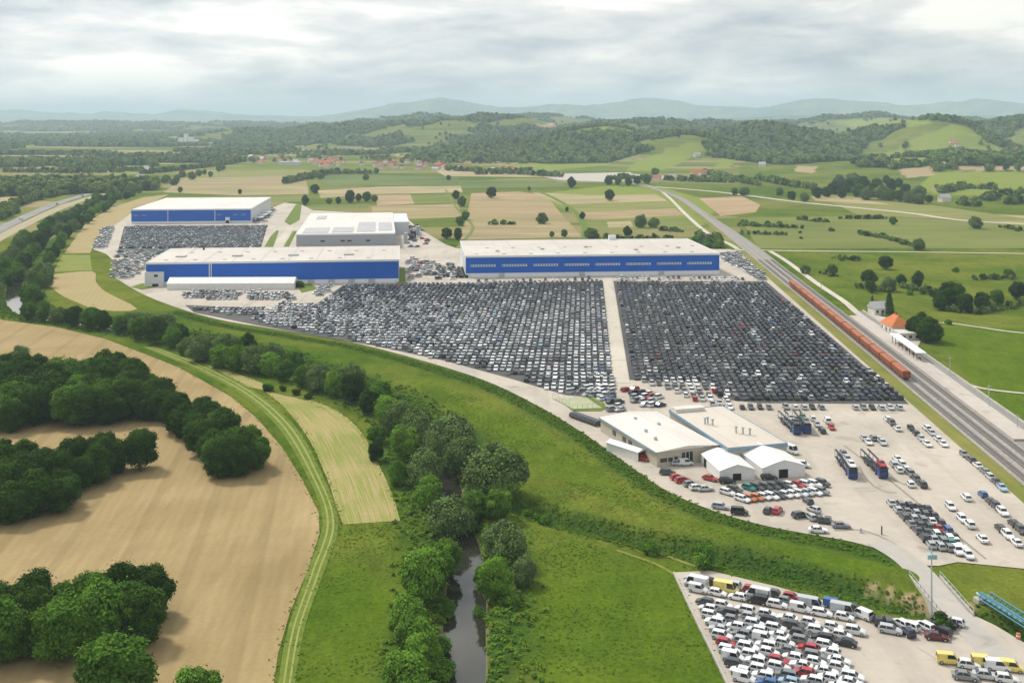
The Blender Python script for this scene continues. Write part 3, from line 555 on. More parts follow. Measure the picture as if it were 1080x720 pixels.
# ------------------------------------------------------------------ trees
def ico(n=1):
    t = (1 + 5 ** 0.5) / 2
    v = [(-1, t, 0), (1, t, 0), (-1, -t, 0), (1, -t, 0), (0, -1, t), (0, 1, t), (0, -1, -t), (0, 1, -t), (t, 0, -1), (t, 0, 1), (-t, 0, -1), (-t, 0, 1)]
    f = [(0, 11, 5), (0, 5, 1), (0, 1, 7), (0, 7, 10), (0, 10, 11), (1, 5, 9), (5, 11, 4), (11, 10, 2), (10, 7, 6), (7, 1, 8), (3, 9, 4), (3, 4, 2), (3, 2, 6), (3, 6, 8), (3, 8, 9), (4, 9, 5), (2, 4, 11), (6, 2, 10), (8, 6, 7), (9, 8, 1)]
    v = np.array(v, float); v /= np.linalg.norm(v, axis=1)[:, None]; return v, np.array(f)
ICOV, ICOF = ico()
def crown_mesh(name, mat, seed, w=0.40, z0=0.12, nl=12, lobe=(0.13, 0.2), n=4200, leaf=0.034, droop=0.0, core=0.80, up=0.35, upn=0.35):
    g = np.random.default_rng(seed); hz = (1 - z0) / 2; c0 = np.array([0, 0, z0 + hz])
    main = np.array([w * 0.76, w * 0.76, hz * 0.84]); cs = [c0]; rs = [main]
    for k in range(nl):
        d = g.normal(size=3); d[2] = d[2] * 0.8 + up * g.random(); d /= np.linalg.norm(d); r = g.uniform(*lobe)
        c = c0 + d * (main - r * 0.15) * g.uniform(0.82, 1.08); c[2] = max(c[2], z0 + r * 0.5)
        cs.append(c); rs.append(np.array([r, r, r * g.uniform(0.8, 1.05)]))
    cs = np.array(cs); rs = np.array(rs); area = (rs ** 2).sum(1); area[0] *= 0.7; pick = g.choice(len(cs), size=n, p=area / area.sum())
    d = g.normal(size=(n, 3)); d /= np.linalg.norm(d, axis=1)[:, None]
    p = cs[pick] + d * rs[pick] * np.where(g.random(n) < 0.12, g.uniform(1.1, 1.38, n), g.uniform(0.80, 1.12, n))[:, None]
    keep = p[:, 2] > z0 * 0.5
    for c, r in zip(cs, rs): keep &= (((p - c) / r) ** 2).sum(1) > 0.55
    p = p[keep]; d = d[keep]; m = len(p); p[:, 2] -= droop * (np.hypot(p[:, 0], p[:, 1]) / w) ** 2 * g.random(m)
    nrm = d * 1.0 + g.normal(size=(m, 3)) * 0.42 + np.array([0, 0, upn]); nrm /= np.linalg.norm(nrm, axis=1)[:, None]
    a = np.cross(nrm, g.normal(size=(m, 3))); a /= np.linalg.norm(a, axis=1)[:, None]; b = np.cross(nrm, a)
    s = (leaf * g.uniform(0.6, 1.35, m))[:, None]; e = g.uniform(0.55, 0.9, m)[:, None]
    q = np.stack([p - a * s, p - b * s * e + nrm * s * 0.15, p + a * s, p + b * s * e + nrm * s * 0.15], 1).reshape(-1, 3)
    f = np.arange(m * 4).reshape(-1, 4)
    cv = []; cf = []; base = m * 4
    for c, r in zip(cs, rs):
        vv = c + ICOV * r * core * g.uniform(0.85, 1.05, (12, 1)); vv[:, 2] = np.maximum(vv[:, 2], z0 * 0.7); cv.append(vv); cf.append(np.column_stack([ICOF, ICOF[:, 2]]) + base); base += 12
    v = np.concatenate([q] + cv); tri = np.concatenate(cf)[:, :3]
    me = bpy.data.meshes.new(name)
    me.from_pydata(v.tolist(), [], f.tolist() + tri.tolist()); me.materials.append(mat); fattr(me, 'rv', np.concatenate([0.35 * g.random(m) + 0.65 * g.random(len(cs))[pick[keep]], np.full(len(tri), 0.15)]), 'FACE'); me.update(); return me  # inner core painted darker, in place of the shade among the leaves
def cone_mesh(name, mat, seed, w=0.2, n=2600, leaf=0.03):
    g = np.random.default_rng(seed); h = g.random(n) ** 1.4; ang = g.uniform(0, 2 * math.pi, n); wob = 1 + 0.22 * np.sin(h * 60 + ang * 2)
    r = w * (1 - h) ** 0.75 * wob * g.uniform(0.75, 1.05, n) + 0.012
    p = np.stack([r * np.cos(ang), r * np.sin(ang), 0.06 + 0.94 * h], 1); nrm = np.stack([np.cos(ang), np.sin(ang), np.full(n, 0.6)], 1) + g.normal(size=(n, 3)) * 0.4
    nrm /= np.linalg.norm(nrm, axis=1)[:, None]; a = np.cross(nrm, g.normal(size=(n, 3))); a /= np.linalg.norm(a, axis=1)[:, None]; b = np.cross(nrm, a); s = (leaf * g.uniform(0.6, 1.3, n))[:, None]
    q = np.stack([p - a * s, p - b * s * 0.6, p + a * s, p + b * s * 0.6], 1).reshape(-1, 3)
    mb = MB(); mb.tube((0, 0, 0.06), (0, 0, 0.95), w * 0.75, 0.01, 10); base = len(q)
    me = bpy.data.meshes.new(name); me.from_pydata(q.tolist() + mb.v, [], np.arange(n * 4).reshape(-1, 4).tolist() + [tuple(i + base for i in f) for f in mb.f]); me.materials.append(mat); fattr(me, 'rv', g.random(len(me.polygons)), 'FACE'); me.update(); return me
def trunk_mesh(seed, top=0.6, r=0.022):
    g = random.Random(seed); mb = MB(); p = Vector((0, 0, -0.02)); q = Vector((g.uniform(-.02, .02), g.uniform(-.02, .02), 0.25)); mb.tube(p, q, r, r * 0.8, 7)
    t = Vector((g.uniform(-.03, .03), g.uniform(-.03, .03), top)); mb.tube(q, t, r * 0.8, r * 0.3, 6)
    for k in range(5):
        a = k * 1.26 + g.random(); s = q.lerp(t, g.uniform(0.0, 0.6)); e = s + Vector((math.cos(a) * 0.2, math.sin(a) * 0.2, g.uniform(0.12, 0.25))); mb.tube(s, e, r * 0.45, r * 0.12, 5)
    return mb.mesh('trunk', MAT['bark'], True)
TRUNKS = [trunk_mesh(i) for i in range(3)]
KIND = {
    'dark': ('broadleaf_tree', [crown_mesh('crown_dark', MAT['leaf_dark'], 10 + i, 0.43, 0.0, 30, (0.09, 0.16), 14000, 0.0235, up=0.6) for i in range(5)]),
    'mid': ('broadleaf_tree', [crown_mesh('crown_mid', MAT['leaf_mid'], 30 + i, 0.44, 0.02, 28, (0.09, 0.16), 13000, 0.0235, up=0.6) for i in range(4)]),
    'bright': ('broadleaf_tree', [crown_mesh('crown_bright', MAT['leaf_bright'], 50 + i, 0.46, 0.0, 28, (0.09, 0.16), 13000, 0.0245, up=0.6) for i in range(4)]),
    'willow': ('willow_tree', [crown_mesh('crown_willow', MAT['leaf_willow'], 70 + i, 0.58, 0.0, 30, (0.10, 0.18), 16000, 0.024, 0.10, up=0.6) for i in range(4)]),
    'bush': ('shrub', [crown_mesh('foliage_bush', MAT['leaf_mid'], 90 + i, 0.75, 0.02, 9, (0.2, 0.34), 2200, 0.07, up=0.3) for i in range(3)]),
    'dbush': ('shrub', [crown_mesh('foliage_bush', MAT['leaf_dark'], 95 + i, 0.75, 0.02, 9, (0.2, 0.34), 2200, 0.07, up=0.3) for i in range(3)]),
    'spruce': ('conifer_tree', [cone_mesh('crown_spruce', MAT['leaf_dark'], 110 + i) for i in range(2)]),
}
WORD = {'dark': 'dark broadleaf tree', 'mid': 'green broadleaf tree', 'bright': 'bright broadleaf tree', 'willow': 'grey-green willowy tree', 'bush': 'rounded green shrub', 'dbush': 'dark green shrub', 'spruce': 'tall dark conifer'}
CATW = {'bush': 'shrub', 'dbush': 'shrub'}
def tree(kind, x, y, h, label, group, wide=1.0):
    name, meshes = KIND[kind]; z = float(height(np.array([x]), np.array([y]))[0])
    t = thing(name, label, CATW.get(kind, 'tree'), (x, y, z), rnd.uniform(0, 6.28), group); sx = (0.7, 1.5) if kind in CATW else (0.82, 1.22); t.scale = (h * wide * rnd.uniform(*sx), h * wide * rnd.uniform(0.82, 1.15), h)
    link('foliage' if kind in CATW else 'crown', rnd.choice(meshes), t)
    if kind not in CATW: link('trunk', rnd.choice(TRUNKS), t)
    return t
def spread(poly, sp, seed):                  # jittered rows of points in a pixel polygon, row by row from the front
    W = [at(*p) for p in poly]; x0 = min(p.x for p in W); x1 = max(p.x for p in W); y0 = min(p.y for p in W); y1 = max(p.y for p in W); g = random.Random(seed); out = []
    P2 = [(p.x, p.y) for p in W]; y = y0 + sp * 0.3; r = 0
    while y < y1:
        row = []; x = x0 + (sp / 2 if r % 2 else 0)
        while x < x1:
            q = (x + g.uniform(-.28, .28) * sp, y + g.uniform(-.22, .22) * sp)
            if inpoly(np.array([q[0]]), np.array([q[1]]), P2)[0]: row.append(q)
            x += sp
        if row: out.append(sorted(row)); r += 1
        y += sp * 0.88
    return out
def wood(poly, sp, kinds, hts, place, group, seed):
    for j, row in enumerate(spread(poly, sp, seed)):
        row = [q for q in row if 540 + q[0] / q[1] * FPX > -45]
        for i, (x, y) in enumerate(row):
            k = rnd.choices([a for a, _ in kinds], [b for _, b in kinds])[0]
            tree(k, x, y, rnd.uniform(*hts), f'{WORD[k]} in {place}, {nth(j + 1)} row, {nth(i + 1)} from left', group, rnd.uniform(0.95, 1.2))
wood([(-45, 408), (0, 406), (60, 409), (128, 402), (165, 422), (196, 440), (206, 452), (198, 463), (182, 455), (160, 444), (0, 456), (-45, 460)], 7.4, [('dark', 8), ('mid', 2)], (9.5, 13.5), 'the large wood above the tan field', 'trees of the large wood', 1)
for (poly, sp, hts, place, group, seed) in (([(196, 452), (212, 446), (238, 462), (240, 474), (226, 486), (208, 478)], 6.4, (9, 12), 'the narrow clump by the wood', 'trees of the narrow clump', 4),
                                            ([(222, 490), (240, 483), (272, 486), (281, 497), (272, 503), (232, 504)], 6.0, (9.5, 12.5), 'the round clump on the tan field', 'trees of the round clump', 6)):
    wood(poly, sp, [('dark', 8), ('mid', 1.5)], hts, place, group, seed)
wood([(-40, 507), (30, 507), (75, 500), (120, 491), (146, 491), (151, 499), (120, 509), (88, 514), (78, 538), (48, 549), (0, 554), (-40, 554)], 6.8, [('dark', 9), ('mid', 1)], (8.5, 12), 'the middle copse on the tan field', 'trees of the middle copse', 2)
wood([(-35, 655), (50, 652), (100, 648), (160, 644), (166, 655), (146, 684), (118, 691), (60, 699), (0, 701), (-35, 701)], 6.6, [('dark', 7), ('mid', 3)], (8, 13), 'the lowest copse on the tan field', 'trees of the lowest copse', 3)
for (px, py, h, k, lab) in [(120, 748, 13, 'mid', 'green broadleaf tree in front of the lowest copse, cut by the bottom edge'), (206, 775, 11, 'bright', 'bright treetop poking up at the bottom edge of the tan field'),
                            (22, 388, 9, 'willow', 'grey-green tree at the upper-left corner of the large wood')]:
    p = at(px, py); tree(k, p.x, p.y, h, lab, None)
RT = [(440, 462, 11, 'willow'), (476, 474, 12, 'willow'), (408, 446, 9, 'bright'), (428, 486, 10.5, 'bright'), (490, 500, 11.5, 'willow'), (448, 512, 10.5, 'willow'), (522, 522, 13.5, 'willow'), (452, 536, 9, 'bright'), (474, 557, 10.5, 'willow'),
      (526, 548, 8, 'bright'), (533, 594, 9.5, 'willow'), (522, 628, 8.5, 'bright'), (553, 616, 6, 'willow'), (470, 598, 8, 'bright'), (446, 634, 11, 'bright'), (462, 616, 8, 'mid'), (430, 672, 8, 'bright'), (436, 694, 8, 'bright'), (444, 716, 8.5, 'bright'), (428, 742, 9, 'bright'), (440, 770, 9, 'mid'),
      (398, 468, 6, 'mid'), (455, 488, 11, 'willow'), (420, 458, 10, 'willow'), (500, 545, 8, 'mid'), (510, 610, 5, 'mid'), (420, 512, 7, 'mid'), (396, 486, 5.5, 'dark'),
      (372, 424, 10, 'dark'), (352, 418, 9, 'bright'), (336, 412, 9, 'willow'), (318, 408, 8, 'mid'), (388, 436, 8, 'dark'), (368, 408, 11, 'willow'), (400, 428, 11, 'mid'), (300, 402, 8, 'mid'), (284, 396, 9, 'bright'), (268, 393, 11, 'willow'),
      (250, 391, 11, 'mid'), (232, 388, 9, 'bright'), (212, 381, 10, 'willow'), (262, 380, 11, 'dark'), (288, 386, 10, 'willow'), (240, 378, 10, 'willow'), (310, 392, 10, 'mid'), (198, 374, 7, 'willow'),
      (182, 367, 10, 'mid'), (164, 362, 12, 'dark'), (146, 358, 10, 'mid'), (172, 352, 12, 'willow'), (150, 350, 12, 'willow'), (126, 352, 9, 'mid'), (110, 348, 9, 'dark'), (96, 347, 11, 'mid'), (78, 344, 10, 'dark'), (62, 341, 8, 'willow'), (46, 339, 10, 'mid'), (30, 337, 9, 'mid'), (134, 344, 9, 'mid'), (190, 358, 9, 'dark')]
for i, (px, py, h, k) in enumerate(sorted(RT)):
    p = at(px, py); tree(k, p.x, p.y, h, f'{WORD[k]} on the bank of the river, {nth(i + 1)} from the left', 'trees along the river', 1.0)
# stream belt left of the strip fields
ST = []
g_ = random.Random(5)
for (a, b, n) in (((-30, 330), (30, 255), 14), ((30, 322), (68, 250), 12), ((8, 300), (40, 262), 9), ((30, 255), (110, 214), 14), ((66, 250), (132, 209), 13), ((110, 214), (240, 177), 16), ((50, 240), (120, 206), 8)):
    for i in range(n):
        t = (i + g_.uniform(.2, .8)) / n; ST.append((a[0] + (b[0] - a[0]) * t + g_.uniform(-4, 4), a[1] + (b[1] - a[1]) * t + g_.uniform(-3, 3), g_.uniform(9, 13.5), g_.choices(['willow', 'mid', 'dark', 'bright'], [4, 4, 3, 1])[0]))
for i, (px, py, h, k) in enumerate(sorted(ST)):
    p = at(px, py); tree(k, p.x, p.y, h, f'{WORD[k]} in the tree belt beside the motorway, {nth(i + 1)} from the left', 'trees of the stream belt', 1.05)
FT = [(518, 209, 14, 'dark'), (603, 198, 15, 'dark'), (643, 212, 14, 'dark'), (572, 236, 10, 'willow'), (614, 231, 7, 'dark'), (487, 218, 12, 'mid'), (481, 210, 11, 'dark'), (491, 232, 9, 'mid'), (485, 238, 9, 'mid'), (471, 252, 9.5, 'dark'), (483, 253, 10, 'dark'),
      (595, 250, 7, 'mid'), (582, 250, 5, 'mid'), (624, 253, 10, 'willow'), (662, 250, 9, 'dark'), (676, 240, 12, 'willow'), (690, 240, 9, 'willow'), (558, 201, 6, 'mid'), (598, 223, 5, 'dark'), (332, 204, 12, 'dark'), (322, 216, 11, 'dark'), (369, 214, 15, 'dark'), (347, 215, 7, 'mid'),
      (357, 215, 8, 'dark'), (387, 213, 12, 'mid'), (395, 213, 9, 'mid'), (378, 213, 10, 'dark'), (386, 190, 10, 'willow'), (329, 189, 11, 'mid'), (338, 189, 10, 'willow'), (473, 190, 8, 'dark'), (642, 195, 13, 'dark'), (652, 195, 14, 'mid'), (663, 196, 12, 'dark'), (672, 195, 14, 'dark'), (682, 194, 15, 'mid'), (691, 186, 15, 'mid'), (190, 203, 8, 'mid'), (222, 187, 10, 'mid'), (253, 205, 7, 'dark')]
for i, (px, py, h, k) in enumerate(sorted(FT)):
    p = at(px, py); tree(k, p.x, p.y, h, f'{WORD[k]} in the farmland behind the warehouses, {nth(i + 1)} from the left', 'trees in the far farmland')
MT = [(878, 291, 8, 'mid'), (917, 302, 10, 'dark'), (919, 309, 7, 'dark'), (934, 284, 9, 'dark'), (938, 307, 8, 'willow'), (951, 300, 6, 'dark'), (968, 302, 9, 'dark'), (1004, 325, 14, 'dark'), (992, 327, 8, 'dark'), (1018, 329, 10, 'dark'), (1036, 328, 10, 'dark'), (1052, 322, 9, 'mid'), (1073, 316, 10, 'dark'), (1064, 293, 6, 'mid'),
      (969, 264, 9, 'willow'), (942, 237, 8, 'mid'), (1029, 241, 11, 'willow'), (849, 289, 6, 'willow'), (1090, 312, 11, 'dark'), (973, 358, 12, 'dark'), (981, 361, 11, 'dark'), (966, 356, 10, 'dark')]
for i, (px, py, h, k) in enumerate(sorted(MT)):
    p = at(px, py); tree(k, p.x, p.y, h, f'{WORD[k]} on the meadow right of the railway, {nth(i + 1)} from the left', 'trees on the right meadow', 1.05)
for i, (px, py, h) in enumerate([(920, 330, 9), (938, 332, 13)]):
    p = at(px, py); tree('spruce', p.x, p.y, h, ['short dark conifer left of the white house by the railway', 'taller dark conifer right of the white house by the railway'][i], None)
SH = [(973, 310, 3.5, 'bush'), (960, 311, 3, 'bush'), (984, 313, 4, 'dbush'), (1048, 294, 3.5, 'bush'), (1036, 294, 3.5, 'dbush'), (1008, 287, 3, 'bush'), (900, 275, 3.5, 'dbush'), (888, 275, 2.5, 'bush'), (952, 258, 3.5, 'bush'), (940, 254, 3.5, 'bush'), (930, 250, 3.5, 'dbush'), (914, 249, 4, 'dbush'),
      (877, 244, 3, 'bush'), (1055, 240, 2.5, 'bush'), (1073, 244, 3, 'bush'), (895, 231, 4, 'dbush'), (905, 231, 4, 'dbush'), (915, 231, 4.5, 'dbush'), (926, 231, 4.5, 'dbush'), (849, 232, 4, 'dbush'), (860, 234, 3, 'dbush'), (872, 234, 3, 'dbush'), (844, 246, 2, 'dbush'), (845, 252, 1.8, 'dbush'),
      (785, 237, 4.5, 'bush'), (797, 239, 4.5, 'bush'), (810, 239, 5, 'bush'), (822, 238, 4, 'bush'), (836, 240, 3, 'bush'), (800, 246, 2.5, 'bush'), (818, 247, 2.5, 'bush'), (733, 258, 6, 'bush'), (745, 261, 5, 'bush'), (758, 262, 5, 'bush'), (700, 243, 4, 'bush'), (712, 244, 4, 'bush'), (640, 252, 4.5, 'bush'), (690, 252, 4.5, 'dbush'), (705, 253, 4.5, 'dbush'), (676, 252, 3.5, 'bush'),
      (522, 236, 4, 'bush'), (531, 236, 4, 'bush'), (539, 237, 3, 'dbush'), (283, 412, 2.6, 'dbush'), (298, 412, 1.8, 'dbush'), (312, 416, 2, 'dbush'), (326, 420, 2, 'dbush'), (993, 662, 2.6, 'dbush'), (743, 597, 4.0, 'bush'), (688, 584, 2.5, 'bush'), (560, 540, 3, 'bush'), (575, 552, 2.2, 'bush'),
      (540, 640, 2.5, 'bush'), (505, 640, 2.2, 'bush'), (470, 640, 3, 'bush'), (465, 680, 3, 'bush'), (466, 706, 3, 'bush'), (316, 303, 4, 'dbush'), (1000, 342, 2.5, 'bush')]
for i, (px, py, h, k) in enumerate(sorted(SH)):
    p = at(px, py); tree(k, p.x, p.y, h, f'{WORD[k]} growing in the grass, {nth(i + 1)} shrub from the left', 'single shrubs')
# woodland at the foot of the right hills
WT = [(872, 208), (880, 205), (888, 209), (896, 204), (905, 208), (914, 211), (922, 206), (930, 211), (940, 212), (950, 213), (960, 214), (968, 215), (910, 200), (925, 199), (940, 202), (955, 205), (970, 208), (900, 196), (885, 198), (935, 195), (948, 198), (980, 214), (822, 206), (835, 211), (848, 213), (775, 206), (785, 206), (862, 209)]
for i, (px, py) in enumerate(sorted(WT)):
    k = rnd.choices(['willow', 'mid', 'dark'], [4, 3, 3])[0]; p = at(px, py); tree(k, p.x, p.y, rnd.uniform(13, 20) if 860 < px < 972 else rnd.uniform(8, 12), f'{WORD[k]} in the grove below the right hills, {nth(i + 1)} from the left', 'trees of the grove below the right hills', 1.1)

# ------------------------------------------------------------------ far woods, hedges and rank herbs (uncountable masses)
def scatter(name, pts, scl, meshes, label, cat):
    pts = np.asarray(pts); me = bpy.data.meshes.new(name); me.vertices.add(len(pts)); me.vertices.foreach_set('co', pts.astype(np.float32).ravel()); fattr(me, 'scl', scl)
    coll = bpy.data.collections.new(name + '_source')
    for i, m in enumerate(meshes): coll.objects.link(bpy.data.objects.new(f'{name}_source', m))
    o = link(name, me); tag(o, label, cat, None, 'stuff')
    ng = bpy.data.node_groups.new(name, 'GeometryNodeTree'); ng.interface.new_socket('Geometry', in_out='INPUT', socket_type='NodeSocketGeometry'); ng.interface.new_socket('Geometry', in_out='OUTPUT', socket_type='NodeSocketGeometry')
    N = ng.nodes.new; L = ng.links.new; gi = N('NodeGroupInput'); go = N('NodeGroupOutput'); ip = N('GeometryNodeInstanceOnPoints'); ci = N('GeometryNodeCollectionInfo'); ci.inputs[0].default_value = coll; ci.inputs[1].default_value = True; ci.inputs[2].default_value = True
    rv = N('FunctionNodeRandomValue'); rv.data_type = 'FLOAT_VECTOR'; rv.inputs[0].default_value = (0, 0, 0); rv.inputs[1].default_value = (0.12, 0.12, 6.28)
    na = N('GeometryNodeInputNamedAttribute'); na.data_type = 'FLOAT'; na.inputs[0].default_value = 'scl'
    L(gi.outputs[0], ip.inputs['Points']); L(ci.outputs[0], ip.inputs['Instance']); ip.inputs['Pick Instance'].default_value = True; L(rv.outputs[0], ip.inputs['Rotation']); L(na.outputs[0], ip.inputs['Scale']); L(ip.outputs[0], go.inputs[0])
    md = o.modifiers.new('scatter', 'NODES'); md.node_group = ng; return o
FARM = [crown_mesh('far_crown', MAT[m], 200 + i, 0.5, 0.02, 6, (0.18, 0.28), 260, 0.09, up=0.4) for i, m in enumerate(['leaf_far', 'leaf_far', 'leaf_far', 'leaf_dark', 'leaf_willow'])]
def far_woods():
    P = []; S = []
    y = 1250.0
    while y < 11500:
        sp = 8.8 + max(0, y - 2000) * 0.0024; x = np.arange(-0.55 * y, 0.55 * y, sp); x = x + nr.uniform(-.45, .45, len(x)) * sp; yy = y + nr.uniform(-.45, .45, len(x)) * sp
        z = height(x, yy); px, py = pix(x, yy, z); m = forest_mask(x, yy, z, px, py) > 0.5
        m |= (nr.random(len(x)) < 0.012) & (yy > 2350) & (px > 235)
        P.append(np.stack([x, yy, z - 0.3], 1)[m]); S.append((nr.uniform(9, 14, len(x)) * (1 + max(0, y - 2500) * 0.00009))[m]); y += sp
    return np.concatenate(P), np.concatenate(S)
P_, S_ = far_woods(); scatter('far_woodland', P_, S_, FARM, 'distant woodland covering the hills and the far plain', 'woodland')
def hedge_pts(lines, sp, wid, hts):
    P = []; S = []
    for L in lines:
        W = [at(*p) for p in L]
        for a, b in zip(W[:-1], W[1:]):
            n = max(1, int((b - a).length / sp))
            for i in range(n):
                for k in range(2):
                    p = a.lerp(b, (i + rnd.random()) / n); P.append((p.x + rnd.uniform(-wid, wid), p.y + rnd.uniform(-wid, wid) * 2, 0)); S.append(rnd.uniform(*hts))
    return P, S
HP, HS = hedge_pts([[(0, 192), (35, 191), (60, 196)], [(35, 190), (65, 191)], [(78, 190), (135, 191)], [(20, 204), (60, 202), (108, 199)], [(0, 224), (25, 215), (50, 208), (70, 205)], [(0, 206), (20, 202), (40, 203)], [(0, 182), (30, 182), (80, 183), (130, 182)], [(60, 176), (110, 180), (150, 181)], [(150, 184), (180, 181), (215, 177), (250, 172)], [(0, 232), (15, 224)],
                    [(470, 180), (520, 182), (560, 181)], [(500, 184), (545, 184), (592, 187)], [(700, 190), (740, 192), (775, 193)], [(745, 184), (770, 190), (800, 196)], [(800, 190), (830, 196), (860, 200)], [(640, 190), (660, 189), (690, 191)], [(1040, 212), (1060, 208), (1085, 206)], [(1060, 216), (1085, 213)], [(1010, 216), (1030, 218)], [(990, 204), (1020, 199), (1050, 201)],
                    [(300, 194), (345, 184), (400, 183)], [(735, 254), (760, 262)]], 5.5, 4, (5, 11))
H2, S2 = hedge_pts([[(865, 289), (885, 292)], [(905, 303), (925, 308), (945, 308)], [(948, 303), (985, 309), (1000, 318)], [(990, 327), (1030, 331), (1060, 325), (1090, 318)], [(905, 247), (935, 252), (965, 261)], [(885, 231), (935, 231)], [(840, 232), (875, 235)], [(778, 238), (845, 241)], [(780, 247), (830, 248)], [(1025, 295), (1070, 294)], [(880, 273), (905, 275)], [(1060, 241), (1090, 245)], [(625, 254), (660, 252), (710, 254)], [(725, 258), (765, 263)], [(695, 243), (720, 245)], [(515, 237), (542, 237)]], 2.6, 1.8, (1.2, 4.2)); HP += H2; HS += S2
scatter('hedgerows', HP, HS, FARM, 'distant hedgerows and tree lines between the far fields', 'hedge')
HERB = [crown_mesh('herb_clump', MAT[m], 300 + i, 0.9, 0.0, 4, (0.25, 0.45), 46, 0.30, up=0.3, core=0.45, upn=2.2) for i, m in enumerate(['leaf_herb', 'leaf_herb', 'leaf_mid', 'leaf_bright'])]
def herbs():
    P = []; S = []
    # rank belts along river, ditch and yard edge
    edge_l = smooth_line([at(px - 1, py + 5).to_2d() for px, py in yard[2:18]], 5)
    for line, w, n, hs in ((RIVER, 17, 12000, (0.35, 0.95)), (DITCH, 7.5, 5200, (0.12, 0.45)), (edge_l, 3.8, 5000, (0.15, 0.55))):
        seg = [(a, b) for a, b in zip(line[:-1], line[1:]) if 160 < a[1] < 700]; ln = np.array([(b - a).length for a, b in seg]); pk = nr.choice(len(seg), n, p=ln / ln.sum())
        for k in pk:
            a, b = seg[k]; t = rnd.random(); p = a.lerp(b, t); d = (b - a).normalized(); o = rnd.triangular(-1, 1, 0) * w; x, y = p[0] - d.y * o, p[1] + d.x * o
            if line is RIVER and abs(o) < 4.3: continue
            P.append((x, y)); S.append(rnd.uniform(*hs))
    P = np.array(P); S = np.array(S); px, py = pix(P[:, 0], P[:, 1]); bad = inpoly(px, py, [(p[0], p[1] - 1) for p in yard] + [(1300, 250), (100, 250)]) | inpoly(px, py, FRONT)
    for poly in ([(-160, 318), (0, 337), (110, 357), (215, 402), (270, 440), (320, 508), (337, 562), (306, 645), (286, 740), (-160, 800)], [(280, 413), (325, 462), (355, 535), (362, 553), (422, 549), (402, 495), (378, 452), (345, 428)]): bad |= inpoly(px, py, poly)
    road_l = smooth_line([at(*p).to_2d() for p in [(925, 572), (952, 588), (972, 606), (992, 630), (1014, 655), (1050, 690)]], 4); bad |= dist_line(P[:, 0], P[:, 1], road_l) < 4.2
    P = P[~bad]; S = S[~bad]; return np.column_stack([P, height(P[:, 0], P[:, 1])]), S
def tufts():
    X = nr.uniform(-75, 60, 70000); Y = nr.uniform(195, 520, 70000); px, py = pix(X, Y); keep = (nr.random(len(X)) < 0.25 + 0.9 * (fbm(X, Y, 14, 21, 3) > 0.52))
    keep &= inpoly(px, py, [(300, 740), (345, 605), (365, 556), (424, 552), (408, 500), (385, 455), (300, 415), (430, 395), (560, 440), (700, 526), (930, 590), (985, 640), (900, 642), (745, 600), (712, 604), (770, 740)]) & (dist_line(X, Y, RIVER) > 5)
    X, Y = X[keep], Y[keep]; return np.column_stack([X, Y, height(X, Y) - 0.05]), nr.uniform(0.08, 0.30, len(X)) * (0.6 + 0.8 * fbm(X, Y, 20, 22, 2))
def ragged():                                # weeds along the field and track margins
    P = []; S = []
    for L in ([(0, 337), (60, 345), (110, 357), (150, 372), (190, 388), (215, 402), (243, 418), (270, 440), (298, 472), (320, 508), (336, 540), (337, 562), (325, 600), (306, 645), (293, 690), (286, 740)], [(280, 413), (300, 430), (325, 462), (345, 505), (355, 535), (362, 553), (422, 549), (415, 525), (402, 495), (378, 452), (345, 428), (296, 416)],
              [(165, 366), (212, 383), (268, 412), (312, 450), (342, 505), (357, 552), (343, 600), (322, 660), (309, 735)], [(712, 604), (740, 665), (768, 722)], [(712, 603), (748, 601), (820, 618), (880, 636), (925, 649), (980, 655)], [(186, 381), (215, 391), (250, 405)], [(189, 379), (225, 386), (255, 396), (277, 404)]):
        W = smooth_line([at(*p).to_2d() for p in L], 4)
        for a, b in zip(W[:-1], W[1:]):
            for k in range(int((b - a).length * 2.0)): q = a.lerp(b, rnd.random()); P.append((q[0] + rnd.gauss(0, .7), q[1] + rnd.gauss(0, .7), 0.02)); S.append(rnd.uniform(.07, .28))
    return P, S
P_, S_ = ragged(); scatter('field_margin_weeds', P_, S_, HERB, 'ragged weeds along the edges of the fields and front lot', 'weeds')
P_, S_ = tufts(); scatter('meadow_tufts', P_, S_, HERB[:2] + HERB[3:], 'uneven tufts of grass all over the near meadows', 'grass')
P_, S_ = herbs(); scatter('rank_herbs', P_, S_, HERB, 'rank herbs and nettles along the river, ditch and yard edge', 'herbs')
#@@PART4
# ------------------------------------------------------------------ buildings
def frame_box(t, w, d, h, mats, plinth=1.6, overhang=0.35, side=None):
    """wall shells of a rectangular hall: local x along the front (0..w), y to the back (0..d)."""
    for nm, x0, x1, y0, y1 in (('front_wall', 0, w, 0, 0.4), ('rear_wall', 0, w, d - 0.4, d), ('side_wall', 0, 0.4, 0.4, d - 0.4), ('side_wall', w - 0.4, w, 0.4, d - 0.4)):
        MB().box(x0, x1, y0, y1, plinth, h).build(nm, side if (side and nm == 'side_wall') else mats[0], t)
    MB().box(-0.05, w + 0.05, -0.05, d + 0.05, 0.0, plinth).build('plinth', mats[1], t)
def flat_roof(t, w, d, h, mat, trim, rise=0.5, over=0.3):
    r = MB().box(0.0, w, 0.0, d, h, h + rise * 0.6).build('roof', mat, t)
    e = MB()
    for a in ((-over, w + over, -over, 0), (-over, w + over, d, d + over), (-over, 0, 0, d), (w, w + over, 0, d)): e.box(*a, h - 0.7, h + rise)
    e.build('roof_edge', trim, r); return r
def rect_thing(name, label, cat, p, q, group=None):
    a, b = at(*p), at(*q); d = b - a; return thing(name, label, cat, (a.x, a.y, 0.16), math.atan2(d.y, d.x), group), d.length
